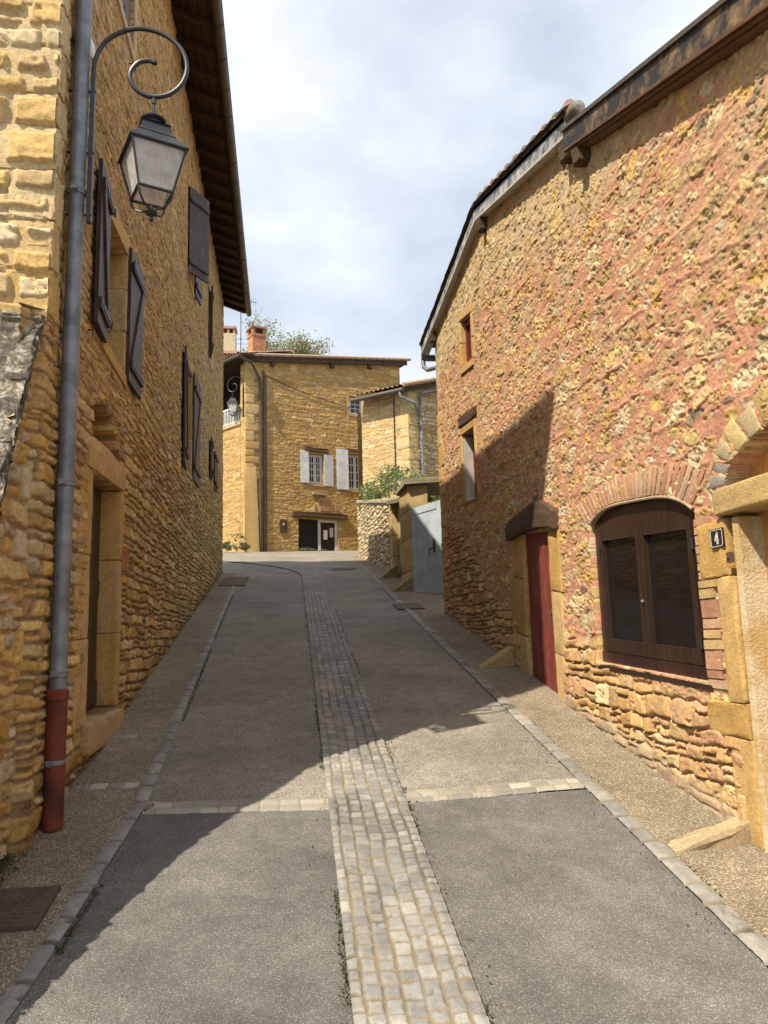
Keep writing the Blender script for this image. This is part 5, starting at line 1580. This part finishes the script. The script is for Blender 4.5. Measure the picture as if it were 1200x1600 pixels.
for k in range(4):
    P.tube([T_[k], B_[k]], .0085, 6)
    P.tube([T_[k], T_[(k+1) % 4]], .009, 6); P.tube([B_[k], B_[(k+1) % 4]], .0115, 6)
P.build('lantern_frame', MIRON, LP)
for k in range(4):
    P = Part(); f = .965; q = [T_[k], T_[(k+1) % 4], B_[(k+1) % 4], B_[k]]
    q = [(lc[0]+(x-lc[0])*f, lc[1]+(y-lc[1])*f, z) for x, y, z in q]
    q2 = [(lc[0]+(x-lc[0])*.985, lc[1]+(y-lc[1])*.985, z) for x, y, z in q]
    P.hexa(q+q2); P.build('pane', MLGL, LP)
P = Part(); P.lathe((*lc, 5.46), [(.10, .07), (.15, .08), (.15, .083), (.02, .083)], 16); P.lathe((*lc, 5.40), [(.05, 0), (.05, .13)], 12); P.box(lc[0]-.05, lc[0]+.05, lc[1]-.06, lc[1]+.06, 5.45, 5.535)
P.build('lamp_holder', MGREYW, LP)
P = Part(); P.lathe((*lc, 5.29), [(.012, 0), (.03, .02), (.035, .06), (.03, .10), (.02, .12)], 12); P.build('bulb', MLGL, LP)
P = Part()
for k in range(4):
    b = B_[k]; P.tube(crom([(b[0], b[1], b[2]-.005), (lc[0]+(b[0]-lc[0])*.93, lc[1]+(b[1]-lc[1])*.93, 5.17), (lc[0]+(b[0]-lc[0])*.6, lc[1]+(b[1]-lc[1])*.6, 5.125), (lc[0]+(b[0]-lc[0])*.2, lc[1]+(b[1]-lc[1])*.2, 5.115)], 5), .0085, 6)
P.lathe((*lc, 5.02), [(.002, 0), (.014, .012), (.018, .028), (.010, .045), (.012, .05), (.035, .06), (.045, .075), (.03, .095), (.012, .11), (.010, .13)], 14)
P.build('finial', MIRON, LP)
LP.scale = (.93, .93, .93); LP.location = (-1.349, 4.976, 4.79)
l2 = LP.copy(); COL.objects.link(l2)
l2.location = FCL.pt(.10, 11.9, .05); l2.rotation_euler = (0, 0, math.radians(180-28)); l2.scale = (1.22, 1.22, 1.22)
l2['label'] = 'distant black scrolled lamp on the corner of the far house by its balcony'
for c in list(LP.children):
    d = c.copy(); COL.objects.link(d); d.parent = l2

# ================================================================== PLANTS
BUSHC = [(.16, .22, .06), (.20, .26, .08), (.11, .17, .05), (.24, .27, .11), (.27, .26, .12)]
def bush(name, cx, cy, z0, lobes, n, size, cols, label, cat, seed, stems=14, group=None):
    r = thing(name, (cx, cy, z0), label, cat, group)
    rs = random.Random(seed); pts = []
    for _ in range(n):
        bx, by, bz, rx, ry, rz = rs.choice(lobes)
        while True:
            q = (rs.uniform(-1, 1), rs.uniform(-1, 1), rs.uniform(-1, 1)); l = math.sqrt(sum(x*x for x in q))
            if .3 < l < 1 and rs.random() < l: break
        x, y, z = bx+q[0]*rx, by+q[1]*ry, bz+q[2]*rz
        if float(fbm(np.array([x*2.2+z]), np.array([z*2.2+y]), seed, 3)[0]) < .44: continue
        pts.append((x, y, z))
    P = Part(); leaves(P, pts, size, cols, seed, .1, .45); P.build('foliage', MLEAF, r, False, fix=False)
    P = Part()
    for k in range(stems):
        bx, by, bz, rx, ry, rz = rs.choice(lobes); e = (bx+rs.uniform(-1, 1)*rx, by+rs.uniform(-1, 1)*ry, bz+rs.uniform(-.2, 1.1)*rz)
        s0 = (cx+(e[0]-cx)*.55, cy+(e[1]-cy)*.55, z0)
        P.tube([s0, ((s0[0]+e[0])/2+rs.uniform(-.1, .1), (s0[1]+e[1])/2, z0+(e[2]-z0)*.6), e], [.02, .012, .005], 5)
    P.build('stem', MBARK, r)
    return r
bush('bush', 3.1, 24.3, 5.7, [(2.75, 25.6, 6.85, .55, .8, .35), (3.0, 24.4, 6.95, .6, .9, .55), (3.3, 23.2, 6.75, .6, .8, .45), (2.6, 26.4, 6.45, .35, .5, .25), (3.7, 22.0, 6.3, .45, .6, .35), (2.55, 24.6, 6.5, .3, .9, .25), (3.9, 20.9, 6.0, .4, .5, .3)], 5200, .062, BUSHC, 'loose green bush spilling over the garden wall', 'bush', 31, 26)
bush('plant', -2.35, 33.4, 5.77, [(-2.45, 33.3, 6.15, .42, .4, .34), (-2.1, 33.3, 6.0, .3, .3, .22), (-2.8, 33.6, 6.0, .3, .3, .2)], 1500, .055, [(.06, .09, .03), (.09, .12, .04), (.12, .14, .06)], 'small dark shrub at the foot of the far house corner', 'plant', 33, 8)
dx, dy, _ = FC.pt(2.9, 0, .35)
bush('plant', dx, dy, 5.77, [(dx, dy, 5.90, .48, .25, .13), (dx+.5, dy+.15, 5.86, .42, .22, .10)], 1300, .04, [(.14, .19, .08), (.18, .23, .11), (.10, .14, .05)], 'low pale green plant at the far house entrance', 'plant', 34, 5)

TR = thing('tree', (-1.15, 46.0, 5.77), 'young spring tree with thin pale leaves rising behind the far house', 'tree')
rs = random.Random(21); P = Part(); tips = []
def limb(p, d, ln, r, dep):
    d = d.normalized(); e = p+d*ln
    mid = p+d*ln*.5+Vector((rs.uniform(-1, 1), rs.uniform(-1, 1), rs.uniform(-.3, .6)))*ln*.07
    P.tube([p, mid, e], [r, r*.82, r*.62], 6, caps=False)
    if dep <= 1: tips.extend([p+(e-p)*rs.uniform(.4, 1) for _ in range(3)])
    if dep == 0: tips.append(e); return
    for k in range(rs.choice([2, 3, 3])):
        a = Vector((rs.uniform(-1, 1), rs.uniform(-1, 1), rs.uniform(.05, 1.0)))
        limb(e, d*.75+a*.8, ln*rs.uniform(.62, .86), r*.6, dep-1)
limb(Vector((-1.15, 46, 5.5)), Vector((0, 0, 1)), 10.5, .24, 0)
for k in range(9):
    w = k*2.4
    limb(Vector((-1.15, 46, 15.2+.18*k)), Vector((math.cos(w)*.9, math.sin(w)*.9, rs.uniform(.7, 1.5))), rs.uniform(1.3, 1.75), .08, 4)
P.build('trunk', MBARK, TR)
pts = []
for t in tips:
    for _ in range(rs.choice([1, 2, 4])): pts.append((t[0]+rs.gauss(0, .22), t[1]+rs.gauss(0, .22), t[2]+rs.gauss(0, .2)))
P = Part(); leaves(P, pts, .085, [(.26, .28, .10), (.30, .31, .13), (.33, .33, .17), (.20, .23, .08)], 22, 0, .5)
P.build('crown', MLEAF, TR, False, fix=False)
